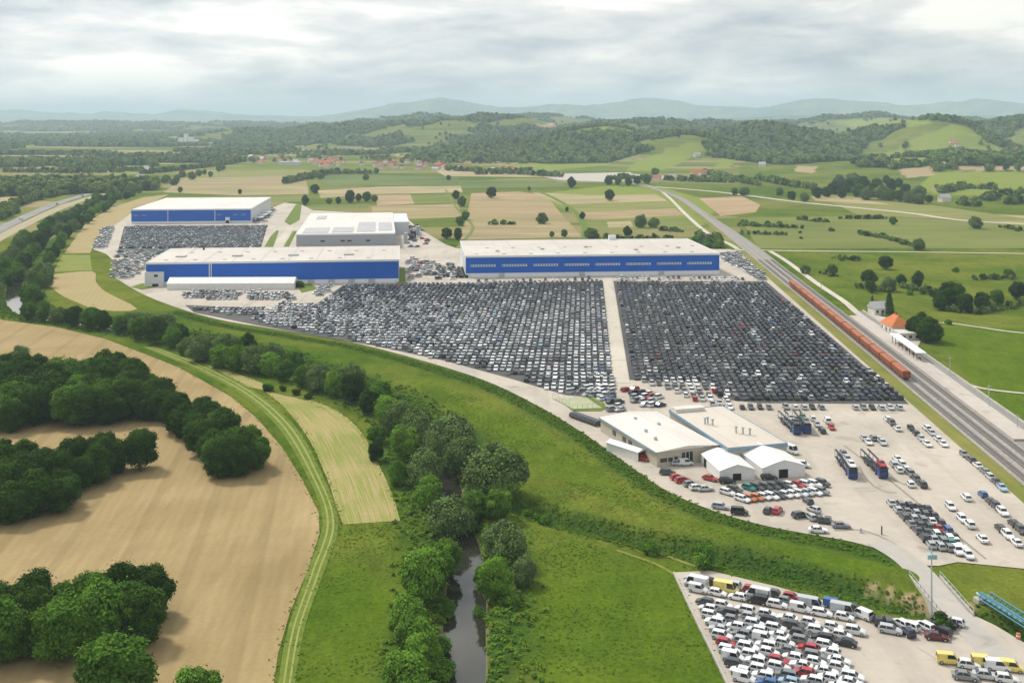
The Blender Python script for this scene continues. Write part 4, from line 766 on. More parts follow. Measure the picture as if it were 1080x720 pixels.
# right blue warehouse
t, w = rect_thing('warehouse', 'long blue warehouse with a row of strip windows behind the dark car lot', 'warehouse', (491.2, 293), (758.7, 289.6), 'blue warehouses')
H, D = 13.0, 84
frame_box(t, w, D, H, (MAT['blue'], MAT['trim']), 2.6, side=MAT['white']); rf = flat_roof(t, w, D, H, MAT['roof_white'], MAT['trim'])
for k in range(8):
    x = 3 + k * (w - 4) / 8; f = MB().box(x, x + w / 8 - 4.5, -0.12, -0.02, 6.6, 7.9).build('window', MAT['trim'], t)
    n = 9; g = MB()
    for i in range(n): a = x + 0.2 + i * (w / 8 - 4.9) / n; g.box(a, a + (w / 8 - 4.9) / n - 0.5, -0.2, -0.13, 6.8, 7.7)
    g.build('pane', MAT['glasslight'], f)
for k in range(12):
    MB().box(8 + k * 12.6, 11.6 + k * 12.6, -0.16, -0.06, 0, 2.5).build('loading_door', MAT['steel'] if k % 4 == 1 else MAT['trim'], t)
for k in range(5): MB().box(20 + k * 30, 22.5 + k * 30, 20 + 9 * (k % 3), 22.5 + 9 * (k % 3), H + 0.3, H + 1.2).build('roof_vent', MAT['steel'], rf)
MB().box(104, 109, 80, 83, H + 0.3, H + 3.4).build('roof_hut', MAT['trim'], rf)
for k in range(1, 5): MB().box(k * w / 5 - 0.15, k * w / 5 + 0.15, 0.5, D - 0.5, H + 0.31, H + 0.42).build('roof_seam', MAT['steel'], rf)
for k in range(1, 20): MB().box(k * w / 20 - .07, k * w / 20 + .07, -0.09, -0.01, 2.6, H - .75).build('panel_joint', MAT['blue'], t)
for k in range(18): MB().box(6 + k * 8.6, 8.4 + k * 8.6, 8 + 32 * (k % 2), 9.4 + 32 * (k % 2), H + .3, H + .62).build('skylight', MAT['roof_grey'], rf)
# left front blue warehouse
t, w = rect_thing('warehouse', 'long windowless blue warehouse with a low white tent hall along its front', 'warehouse', (154, 302), (420.5, 298), 'blue warehouses')
H, D = 13.4, 70
frame_box(t, w, D, H, (MAT['blue'], MAT['trim']), 2.4, side=MAT['white']); rf = flat_roof(t, w, D, H, MAT['roof_white'], MAT['trim'])
a = MB().box(-0.3, 10.5, -2.0, 3, 0, 8.4).build('annex', MAT['white'], t)
for x in (5, ): MB().box(x, x + 2.2, -2.1, -1.9, 5.6, 7.0).build('window', MAT['glass'], a)
MB().box(4, 7.5, -2.1, -1.9, 0.1, 1.6).build('door', MAT['opening'], a)
for x in (36.5, 37.6): MB().tube((x, -0.25, 2), (x, -0.25, H - 0.5), 0.28).build('downpipe', MAT['trim'], t)
for k in range(1, 9): MB().box(k * w / 9 - 0.13, k * w / 9 + 0.13, 0.5, D - 0.5, H + 0.31, H + 0.44).build('roof_seam', MAT['steel'], rf)
for k in range(4): MB().box(12 + k * 34, 18 + k * 34, 24, 29, H + 0.3, H + 1.0).build('skylight', MAT['roof_grey'], rf)
MB().box(22, 23, 60, 61, H + 0.3, H + 2).build('roof_vent', MAT['dark'], rf)
for k in range(1, 18): MB().box(k * w / 18 - .07, k * w / 18 + .07, -0.09, -0.01, 2.4, H - .75).build('panel_joint', MAT['blue'], t)
for k in range(16): MB().box(8 + k * 8.6, 10.4 + k * 8.6, 10 + 36 * (k % 2), 11.4 + 36 * (k % 2), H + .3, H + .62).build('skylight', MAT['roof_grey'], rf)
for k in range(6): MB().box(70 + k * 12, 74 + k * 12, -0.16, -0.06, 0, 2.35).build('loading_door', MAT['steel'], t)
# low white tent hall in front of it
t, w2 = rect_thing('tent_hall', 'long low white tent hall against the front of the left blue warehouse', 'tent', (176, 306), (310, 305.5))
MB().box(0, w2, 0, 12, 0, 3.6).build('wall', MAT['fabric'], t)
MB().add([(-.2, -.2, 3.6), (w2 + .2, -.2, 3.6), (w2 + .2, 12.2, 3.6), (-.2, 12.2, 3.6), (-.2, 6, 6.4), (w2 + .2, 6, 6.4)], [(0, 1, 5, 4), (2, 3, 4, 5), (0, 4, 3), (1, 2, 5), (3, 2, 1, 0)]).build('roof', MAT['fabric'], t)
# far blue warehouse
t, w = rect_thing('warehouse', 'farthest blue warehouse, behind the upper-left car lot', 'warehouse', (138.5, 236.3), (264.5, 235.2), 'blue warehouses')
H, D = 13.0, 146
frame_box(t, w, D, H, (MAT['blue'], MAT['trim']), 2.0, side=MAT['white']); rf = flat_roof(t, w, D, H, MAT['roof_bright'], MAT['trim'])
for k in range(14): MB().box(2 + k * 7.6, 6 + k * 7.6, -0.12, -0.02, 7.2, 8.4).build('window', MAT['glasslight'] if k in (0, 1, 10, 12, 13) else MAT['blue'], t)
for x in (33, 76): MB().box(x, x + 0.5, -0.3, -0.05, 2, H).build('downpipe', MAT['trim'], t)
MB().box(86, 90, -1.5, -0.05, 0, 5.5).build('gatehouse', MAT['trim'], t); MB().box(86.4, 89.6, -1.6, -1.5, 0.1, 2.6).build('door', MAT['opening'], t)
for k in range(3): MB().box(w + 0.1, w + 9, 12 + k * 28, 30 + k * 28, 3.2, 3.8).build('canopy', MAT['steel'], t)
# grey hall with panels on its white roof
t, w = rect_thing('factory_hall', 'grey hall with dark panels on its white roof between the blue warehouses', 'factory', (312.5, 263), (416.5, 261.5))
H, D = 11.0, 178
frame_box(t, w, D, H, (MAT['grey'], MAT['concrete']), 1.0); rf = flat_roof(t, w, D, H, MAT['roof_bright'], MAT['trim'], 0.4)
for (x0, x1, y0, y1) in ((4, 23, 8, 46), (26, 42, 8, 46), (45, 59, 12, 88), (61.5, 72, 18, 84), (8, 16, 120, 150)): MB().box(x0, x1, y0, y1, H + 0.3, H + 0.55).build('roof_panel', MAT['roof_grey'], rf)
for x in (18, 33, 38, 52): MB().box(x, x + 3.2, -0.12, -0.02, 5.2, 6.4).build('window', MAT['glass'], t)
MB().box(w + 0.02, w + 13, 96, D, 0, 10.4).build('rear_wing', MAT['white'], t)
t2 = thing('silo_stacks', 'tall dark stacks and ducts against the right side of the grey hall', 'machinery', at(423, 258) + Vector((0, 0, 0.16)))
for k in range(7): x, y = rnd.uniform(-5, 6), rnd.uniform(-5, 75); MB().box(x, x + rnd.uniform(2, 4), y, y + rnd.uniform(3, 8), 0, rnd.uniform(3, 9)).build('stack', MAT['steel'] if k % 2 else MAT['dark'], t2)
# service building, two roofs
t, w = rect_thing('service_building', 'low cream service building with a bright white roof beside the perimeter road', 'building', (693, 493), (757, 485))
H, D = 4.3, 38
frame_box(t, w, D, H, (MAT['cream'], MAT['concrete']), 0.5); 
rf = MB().add([(-.4, -.4, H), (w + .4, -.4, H), (w + .4, D + .4, H), (-.4, D + .4, H), (w / 2, -.4, H + 0.9), (w / 2, D + .4, H + 0.9)], [(0, 4, 5, 3), (4, 1, 2, 5), (0, 1, 4), (2, 3, 5), (3, 2, 1, 0)]).build('roof', MAT['roof_bright'], t)
MB().box(-0.55, -0.41, -.4, D + .4, H - 0.5, H + 0.02).build('gutter', MAT['bluetrim'], rf)
for (x, y) in ((4, 9), (12, 22), (8, 30), (5, 17)): MB().box(x, x + .8, y, y + .8, H + .2, H + 1.3).build('roof_vent', MAT['steel'], rf)
for (x0, x1, z0, z1) in ((1.0, 3.2, 1.2, 2.3), (3.6, 5.0, 1.2, 2.3), (10.2, 11.4, 1.0, 3.2)): MB().box(x0, x1, -0.1, 0.02, z0, z1).build('window', MAT['glass'], t)
MB().box(5.6, 6.6, -0.1, 0.02, 0.1, 2.4).build('door', MAT['glass'], t)
gd = MB().box(8.0, 11.5, -0.12, 0.02, 0.1, 3.3).build('garage_door', MAT['glass'], t)
for x in (9.1, 10.3): MB().box(x, x + .12, -0.2, -0.12, 0.1, 3.3).build('mullion', MAT['trim'], gd)
for y in (8, 16, 20, 27): MB().box(-0.1, 0.02, y, y + 2.2, 0.6 if y == 16 else 1.4, 2.8).build('window', MAT['glass'], t)
t, w3 = rect_thing('awning_tent', 'small white awning tent on the left side of the service building', 'tent', (673, 487), (684, 483.8))
MB().box(0, 0.1, 0, 13, 0, 2.6).build('side_panel', MAT['fabric'], t); MB().box(3.4, 3.5, 0, 13, 0, 2.6).build('side_panel', MAT['fabric'], t)
MB().add([(-.2, -.2, 2.6), (3.7, -.2, 2.6), (3.7, 13.2, 2.6), (-.2, 13.2, 2.6), (1.75, -.2, 3.3), (1.75, 13.2, 3.3)], [(0, 4, 5, 3), (4, 1, 2, 5), (0, 1, 4), (2, 3, 5), (3, 2, 1, 0)]).build('roof', MAT['fabric'], t)
a = at(768, 491); t = thing('workshop_hall', 'flat beige-roofed workshop hall joined to the right of the service building', 'building', (a.x, a.y, 0.16), R(15))
w, D, H = 18.6, 42, 4.7
frame_box(t, w, D, H, (MAT['cream'], MAT['concrete']), 0.5); rf = flat_roof(t, w, D, H, MAT['roof_beige'], MAT['bluetrim'], 0.35, 0.25)
for (x, y) in ((4, 24), (5.2, 24.6), (5.6, 22), (9, 13), (10.5, 11.5), (12, 10)): MB().tube((x, y, H + .2), (x, y, H + 2.0), 0.28, n=8).tube((x, y, H + 1.9), (x, y, H + 2.3), 0.5, n=8).build('roof_vent', MAT['steel'], rf)
MB().box(0.5, 10.5, D - 4, D - 0.6, H + 0.22, H + 1.4).build('roof_house', MAT['roof_bright'], rf)
# two gabled storage tents
def gable_tent(p, q, L, hw, hr, label, door):
    t, w = rect_thing('storage_tent', label, 'tent', p, q, 'white storage tents')
    for nm, x0, x1 in (('side_wall', 0, 0.15), ('side_wall', w - .15, w)): MB().box(x0, x1, 0.15, L - .15, 0, hw).build(nm, MAT['fabric'], t)
    for nm, y0, y1 in (('gable', 0, 0.15), ('gable', L - .15, L)):
        v = [(0, y0, 0), (w, y0, 0), (w, y0, hw), (w / 2, y0, hr), (0, y0, hw)]; v += [(x, y1, z) for x, _, z in v]
        MB().add(v, [(0, 1, 2, 3, 4), (9, 8, 7, 6, 5)] + [(i, 5 + i, 5 + (i + 1) % 5, (i + 1) % 5) for i in range(5)]).build(nm, MAT['fabric'], t)
    n = 9; v = []                                 # arched skin over ribs
    for j in range(2):
        for i in range(n):
            x = -0.2 + (w + .4) * i / (n - 1); s = 1 - abs(2 * i / (n - 1) - 1); v.append((x, -0.2 if j == 0 else L + .2, hw - 0.05 + (hr - hw) * (1 - (1 - s) ** 1.1) + 0.06))
    rf = MB().add(v, [(i, i + 1, n + i + 1, n + i) for i in range(n - 1)]).build('roof', MAT['fabric'], t, smooth=False)
    MB().box(door[0], door[1], -0.06, 0.01, 0, door[2]).build('doorway', MAT['opening'], t)
    if len(door) > 3: MB().box(-0.06, 0.01, door[3], door[3] + 2.2, 0, 2.4).build('doorway', MAT['opening'], t)
gable_tent((759, 508), (796, 506), 15.5, 2.8, 4.4, 'smaller white gabled storage tent, left of the two', (3.8, 6.2, 1.9, 11))
gable_tent((804, 506), (849, 502.8), 17, 3.1, 5.0, 'larger white gabled storage tent, right of the two', (4.9, 7.6, 2.4))
# station house, white house, village houses
def house(name, label, cat, x, y, rot, w, d, h, roof, hip=0.0, group=None, rise=0.42, win=True, zb=None):
    z = float(height(np.array([x]), np.array([y]))[0]) if zb is None else zb; t = thing(name, label, cat, (x, y, z), rot, group)
    MB().box(-w / 2, w / 2, -d / 2, d / 2, -1, h).build('wall', MAT['plaster'], t); r = d * rise; o = 0.5
    e = hip * d / 2
    rf = MB().add([(-w / 2 - o, -d / 2 - o, h), (w / 2 + o, -d / 2 - o, h), (w / 2 + o, d / 2 + o, h), (-w / 2 - o, d / 2 + o, h), (-w / 2 - o + e, 0, h + r), (w / 2 + o - e, 0, h + r)], [(0, 1, 5, 4), (2, 3, 4, 5), (0, 4, 3), (1, 2, 5), (3, 2, 1, 0)]).build('roof', roof, t)
    if win:
        MB().box(-w * 0.2, -w * 0.2 + 0.8, 0.6, 1.4, h, h + r + 0.9).build('chimney', MAT['tile2'], rf)
        for k in range(3): MB().box(-w / 2 + 1 + k * w / 3, -w / 2 + 2.2 + k * w / 3, -d / 2 - 0.06, -d / 2 + 0.02, 1.1, 2.5).build('window', MAT['glass'], t)
        MB().box(-0.5, 0.5, -d / 2 - 0.05, -d / 2 + 0.02, 0.0, 2.1).build('door', MAT['wood'], t)
    return t
p = at(945, 350); house('station_house', 'station house with bright orange hipped roof beside the platform canopy', 'house', p.x, p.y, R(-86), 13, 9, 3.6, MAT['tile'], 1.0, None, 0.5)
p = at(957, 357); t = thing('station_annex', 'low white flat-roofed annex in front of the orange-roofed station house', 'building', (p.x, p.y, 0), R(4))
MB().box(-5, 5, -4, 4, 0, 3).build('wall', MAT['plaster'], t); MB().box(-5.3, 5.3, -4.3, 4.3, 3, 3.3).build('roof', MAT['roof_bright'], t)
for k in range(3): MB().box(-4 + k * 3, -2.6 + k * 3, -4.06, -3.98, 1, 2.2).build('window', MAT['glass'], t)
p = at(927, 331); house('white_house', 'white house with grey roof between two conifers by the railway', 'house', p.x, p.y, R(10), 8.5, 7, 3.4, MAT['roof_grey'], 0, None, 0.45)
sheet('station_forecourt', [(903, 331), (918, 331), (958, 341), (972, 358), (968, 366), (925, 345)], 0.21, MAT['platform'])
# village
vs_ = []
gv = random.Random(11)
for (x0, x1, y0, y1, n) in ((236, 300, 160, 172, 16), (270, 345, 168, 177, 20), (330, 420, 168, 176, 22), (400, 470, 172, 179, 18), (440, 500, 174, 180, 12), (490, 560, 178, 181, 8)):
    for i in range(n): vs_.append((gv.uniform(x0, x1), gv.uniform(y0, y1)))
for i, (px, py) in enumerate(sorted(vs_)):
    p = at(px, py); house('village_house', f'small tiled house in the distant village, {nth(i + 1)} from the left' if i < 99 else f'small tiled house in the distant village', 'house', p.x, p.y, gv.uniform(-0.6, 0.6) + (1.57 if gv.random() < .4 else 0), gv.uniform(8, 12), gv.uniform(7, 9), gv.uniform(3.5, 6), MAT[gv.choice(['tile3', 'tile2', 'tile2', 'tile3', 'roof_grey', 'tile'])], 0, 'houses of the village', 0.45, False)
t = thing('village_hall', 'long white-roofed hall in the distant village', 'building', at(306, 174)); MB().box(-22, 22, -10, 10, 0, 6).build('wall', MAT['white'], t); MB().box(-22.5, 22.5, -10.5, 10.5, 6, 7).build('roof', MAT['roof_bright'], t)
def hill_point(px, py):                       # first hit of a pixel ray with the terrain
    for Y in np.geomspace(1200, 7000, 900):
        z = CAMH - (py - YH) * Y / FPX; x = (px - 540) / FPX * Y
        if height(np.array([x]), np.array([Y]))[0] >= z: return x, Y
    return (px - 540) / FPX * 3000, 3000
HH = [(1004, 152, 'house with orange roof on the ridge of the right meadow hill'), (1010, 155, 'pale house just below the ridge house on the right hill'), (1044, 139, 'house near the top of the far right hill'), (1070, 160, 'red-roofed house at the right edge below the hill'), (1058, 171, 'lower red-roofed house at the right edge'), (998, 176, 'white house above the green field on the right'), (965, 213, 'orange-roofed barn behind the grove by the main road'), (842, 173, 'white house at the foot of the wooded hill'), (804, 176, 'brown-roofed house left of the white hill-foot house'), (733, 186, 'orange-roofed house below the green slope, left one'), (741, 185, 'orange-roofed house below the green slope, right one'), (708, 190, 'grey-roofed farm house by the railway bend'), (692, 191, 'small farm house at the railway bend'), (735, 166, 'white house halfway up the green slope'), (585, 134, 'pale house on the wooded ridge'), (996, 213, 'small white hut by the main road')]
for i, (px, py, lab) in enumerate(HH):
    x, y = hill_point(px, py); house('farmhouse', lab, 'house', x, y, gv.uniform(-0.5, 0.5), gv.uniform(11, 15), 9, 5, MAT['roof_grey'] if 'grey' in lab or 'white' in lab else MAT['tile' if 'orange' in lab else 'tile3'], 0, 'houses on the hills', 0.5, False)
t = thing('grain_silo', 'white silo tower complex on the far left plain', 'silo', at(195, 152.5))
for (x, w, h) in ((-22, 14, 24), (-2, 12, 38), (14, 16, 27), (34, 14, 18)): MB().box(x, x + w, -8, 8, 0, h).build('silo_tower', MAT['trim'], t)
MB().box(48, 110, -10, 10, 0, 8).build('shed', MAT['roof_beige'], t); MB().box(-110, -60, 10, 30, 0, 6).build('shed', MAT['roof_bright'], t)

# ------------------------------------------------------------------ railway
def at_rail(Y, o): return railX(Y) + o
dirR = math.atan2(-0.067, 1)
for o, lab in ((2.4, 'railway track under the orange freight train, nearest the car lot'), (6.8, 'middle railway track between the train track and the platform track'), (11.0, 'railway track along the platform edge')):
    t = thing('railway_track', lab, 'track', (0, 0, 0), 0, 'railway tracks'); s = MB(); A = off(RL, o) if o < 10 else off(RL[:5], o) + off(RL[5:], 7)
    L = smooth_line([Vector(p) for p in A], 5)
    for r in (-0.78, 0.78):
        m = MB()
        for a, b in zip(L[:-1], L[1:]):
            m.add([(a[0] + r - .06, a[1], .42), (a[0] + r + .06, a[1], .42), (b[0] + r + .06, b[1], .42), (b[0] + r - .06, b[1], .42), (a[0] + r - .06, a[1], .58), (a[0] + r + .06, a[1], .58), (b[0] + r + .06, b[1], .58), (b[0] + r - .06, b[1], .58)], [(4, 5, 6, 7), (0, 1, 5, 4), (1, 2, 6, 5), (2, 3, 7, 6), (3, 0, 4, 7)])
        m.build('rail', MAT['rail'], t)
    y = 200.0
    while y < 760: x = at_rail(y, o); s.box(x - 1.3, x + 1.3, y - .13, y + .13, .30, .42); y += 0.65
    tag(s.build('sleepers', MAT['sleeper'], t), kind='stuff')
pl = MB()
for a, b in ((336, 545),): pl.add([(at_rail(a, 13.2), a, 0), (at_rail(a, 20.2), a, 0), (at_rail(b, 20.2), b, 0), (at_rail(b, 13.2), b, 0), (at_rail(a, 13.2), a, .75), (at_rail(a, 20.2), a, .75), (at_rail(b, 20.2), b, .75), (at_rail(b, 13.2), b, .75)], [(4, 5, 6, 7), (0, 1, 5, 4), (1, 2, 6, 5), (3, 0, 4, 7)])
tag(pl.build('platform', MAT['platform']), kind='structure')
ribbon('platform_path', [(at_rail(y, 20.3), y) for y in (200, 330, 450, 560)], [(at_rail(y, 23.4), y) for y in (200, 330, 450, 560)], 0.24, MAT['road'], 3, True)
ribbon('station_road', [(at_rail(y, 12.6), y) for y in (180, 250, 335)], [(at_rail(y, 20.4), y) for y in (180, 250, 335)], 0.26, MAT['road'], 3, True)
kb = MB()
for a, b in zip((200, 300, 400, 480), (300, 400, 480, 560)): kb.add([(at_rail(a, 23.5), a, 0), (at_rail(a, 24.1), a, 0), (at_rail(b, 24.1), b, 0), (at_rail(b, 23.5), b, 0), (at_rail(a, 23.5), a, .9), (at_rail(a, 24.1), a, .9), (at_rail(b, 24.1), b, .9), (at_rail(b, 23.5), b, .9)], [(4, 5, 6, 7), (0, 1, 5, 4), (1, 2, 6, 5), (2, 3, 7, 6), (3, 0, 4, 7)])
tag(kb.build('low_wall', MAT['concrete']), 'low pale concrete wall between the platform path and the meadow', 'wall')
t = thing('platform_canopy', 'long pale flat canopy on posts over the railway platform', 'canopy', (at_rail(462, 17.5), 462, 0.75), dirR)
MB().box(-2, 2, -20, 20, 3.3, 3.6).build('roof', MAT['trim'], t)
for k in range(8): MB().tube((-1.2, -18 + k * 5.1, 0), (-1.2, -18 + k * 5.1, 3.3), 0.12).build('post', MAT['dark'], t)
for k in range(4): 
    b = thing('platform_bench', f'dark bench under the platform canopy, {nth(k + 1)} from its near end', 'bench', (at_rail(446 + k * 9, 17.9), 446 + k * 9, 0.75), dirR, 'platform benches'); MB().box(-.3, .3, -1.2, 1.2, .4, .5).build('seat', MAT['tile2'], b); MB().box(.25, .32, -1.2, 1.2, .5, .95).build('backrest', MAT['tile2'], b)
    for s_ in (-1, 1): MB().box(-.2, .2, s_ - .05, s_ + .05, 0, .4).build('leg', MAT['dark'], b)
# freight train
NW = 14
for k in range(NW):
    y0 = 411 + k * 16.4; x = at_rail(y0 + 7.8, 2.4); t = thing('freight_wagon', f'orange-brown freight wagon, {nth(k + 1)} from the near end of the train', 'wagon', (x, y0 + 7.8, 0.58), dirR, 'wagons of the freight train')
    MB().add([(-1.35, -7.6, .9), (1.35, -7.6, .9), (1.35, 7.6, .9), (-1.35, 7.6, .9), (-1.5, -7.6, 1.5), (1.5, -7.6, 1.5), (1.5, 7.6, 1.5), (-1.5, 7.6, 1.5), (-1.5, -7.6, 3.1), (1.5, -7.6, 3.1), (1.5, 7.6, 3.1), (-1.5, 7.6, 3.1)], [(3, 2, 1, 0), (0, 1, 5, 4), (1, 2, 6, 5), (2, 3, 7, 6), (3, 0, 4, 7), (4, 5, 9, 8), (5, 6, 10, 9), (6, 7, 11, 10), (7, 4, 8, 11), (8, 9, 10, 11)]).build('body', MAT['orange'], t)
    v = []; n = 7
    for j in (-7.65, 7.65):
        for i in range(n): a = math.pi * i / (n - 1); v.append((-1.55 * math.cos(a), j, 3.1 + 0.55 * math.sin(a)))
    MB().add(v, [(i, i + 1, n + i + 1, n + i) for i in range(n - 1)] + [tuple(range(n))[::-1], tuple(range(n, 2 * n))]).build('cover', MAT['orange_top'], t)
    rb = MB(); [rb.box(-1.56, 1.56, yy - .06, yy + .06, 1.5, 3.0) for yy in (-6, -4, -2, 0, 2, 4, 6)]; rb.build('side_rib', MAT['orange'], t)
    for yy in (-5.4, 5.4):
        m = MB().box(-1.0, 1.0, yy - 1.3, yy + 1.3, .35, .85)
        for sx in (-.78, .78):
            for q in (-.9, .9): m.tube((sx - .07, yy + q, .42), (sx + .07, yy + q, .42), .42, n=10)
        m.build('bogie', MAT['dark'], t)
# poles right of the railway
for i, (px, py, h) in enumerate([(1002, 396, 7.5), (1043, 430, 8), (1073, 453, 5), (866, 306, 6), (849, 295, 6)]):
    p = at(px, py); t = thing('utility_pole', ['pale utility pole on the meadow just above the green strip', 'taller pale utility pole beside the meadow path', 'short pole at the right edge by the low wall', 'small pole beside the farm road right of the train', 'small pole farther up the farm road'][i], 'pole', (p.x, p.y, 0), 0, 'poles right of the railway')
    MB().tube((0, 0, 0), (0, 0, h), .17, .12, 7).build('mast', MAT['steel'], t); MB().box(-.9, .9, -.06, .06, h - .7, h - .55).build('crossarm', MAT['steel'], t)
# light mast at the bridge
p = at(982.5, 656); t = thing('light_mast', 'tall pale lattice-grey light mast beside the bridge and front lot', 'lamp', (p.x, p.y, 0.16))
MB().tube((0, 0, 0), (0, 0, 15), .2, .13, 8).build('pole', MAT['steel'], t)
hd = MB().box(-.9, .9, -.5, .5, 13.2, 13.35).build('platform_frame', MAT['paleteal'], t)
for k in range(4): MB().box(-.95 + k * .5, -.6 + k * .5, -.65, -.3, 12.5, 13.15).build('floodlight', MAT['paleteal'], t)
# bridge parapets and teal pipe bridge
RDP = smooth_line([at(*p).to_2d() for p in [(925, 572), (952, 588), (972, 606), (992, 630), (1014, 655), (1050, 690), (1090, 720)]], 6)
for s_, lab in ((1, 'weathered concrete parapet on the left side of the ditch bridge'), (-1, 'weathered concrete parapet on the right side of the ditch bridge')):
    q0, q1 = RDP[13], RDP[23]; d = q1 - q0; n_ = Vector((-d.y, d.x)).normalized() * -3.3 * s_; a = q0 + n_
    t = thing('bridge_parapet', lab, 'parapet', (a[0], a[1], 0.26), math.atan2(d.y, d.x), 'bridge parapets'); L_ = d.length
    MB().box(0.0, L_, -.15, .15, -2.2, 0.55).build('wall', MAT['concrete'], t)
    for k in range(9): x = 0.0 + k * L_ / 8; MB().box(x - .08, x + .08, -.06, .06, .55, 1.35).build('post', MAT['steel'], t)
    MB().box(0.0, L_, -.04, .04, 1.3, 1.38).build('handrail', MAT['steel'], t)
a, b = at(1038, 629, 1.2), at(1100, 668, 1.2); d = b - a
t = thing('pipe_bridge', 'teal painted pipe bridge crossing the ditch at the right edge', 'pipe bridge', (a.x, a.y, 0), math.atan2(d.y, d.x)); L_ = d.length
for y in (-1.3, 1.3):
    MB().tube((0, y, 1.0), (L_, y, 1.0), .16).tube((0, y, 2.1), (L_, y, 2.1), .16).build('girder', MAT['teal'], t)
    m = MB(); k = 0
    while k * 1.5 < L_ - 1.5: m.tube((k * 1.5, y, 1.0), (k * 1.5 + .75, y, 2.1), .07, n=5).tube((k * 1.5 + .75, y, 2.1), (k * 1.5 + 1.5, y, 1.0), .07, n=5); k += 1
    m.build('lattice', MAT['teal'], t)
for y in (-.55, .45): MB().tube((-1.5, y, 1.35), (L_, y, 1.35), .3, n=10).build('pipe', MAT['paleteal'] if y < 0 else MAT['teal'], t)
MB().box(-1.2, .6, -1.8, 1.8, -1.6, 0.95).build('abutment', MAT['concrete'], t)
kw = MB(); A_ = [at(*p) for p in ((711.5, 605), (725, 634), (740, 665), (754, 693), (768, 722), (790, 768))]
for a, b in zip(A_[:-1], A_[1:]): kw.add([(a.x - .35, a.y, 0), (a.x, a.y, 0), (b.x, b.y, 0), (b.x - .35, b.y, 0), (a.x - .35, a.y, .55), (a.x, a.y, .55), (b.x, b.y, .55), (b.x - .35, b.y, .55)], [(4, 5, 6, 7), (0, 1, 5, 4), (1, 2, 6, 5), (2, 3, 7, 6), (3, 0, 4, 7)])
tag(kw.build('lot_kerb', MAT['concrete']), 'low grey concrete kerb along the left edge of the front lot', 'kerb')
p = at(908, 562); t = thing('gate_barrier', 'small raised gate barrier at the foot of the yard above the dike', 'barrier', (p.x, p.y, .16), R(-15))
MB().box(-.25, .25, -.25, .25, 0, 1.1).build('post', MAT['steel'], t); MB().tube((0, 0, 1), (4.2, 0, 1.5), .06).build('boom', MAT['trim'], t); MB().box(4.6, 4.9, -.15, .15, 0, 2.0).build('post', MAT['dark'], t)
p = at(1074, 674); t = thing('traffic_barrel', 'orange traffic barrel at the road edge near the right border', 'barrel', (p.x, p.y, .2)); MB().tube((0, 0, 0), (0, 0, 1.0), .45, .38, 12).build('drum', MAT['tile'], t); MB().tube((0, 0, .45), (0, 0, .7), .435, .43, 12).build('stripe', MAT['trim'], t)
cf = thing('court_fence', 'low dark hedge-lined fence around the sports court', 'fence'); Q = [at(*p) for p in ((583, 421), (618, 419.5), (635, 431), (604, 432))]
for a, b in zip(Q, Q[1:] + Q[:1]):
    n = 6
    for k in range(n): c = a.lerp(b, k / n); MB().tube((c.x, c.y, .3), (c.x, c.y, 2.0), .06, n=5).build('post', MAT['steel'], cf)
    MB().tube((a.x, a.y, 1.95), (b.x, b.y, 1.95), .05, n=5).build('rail', MAT['steel'], cf)
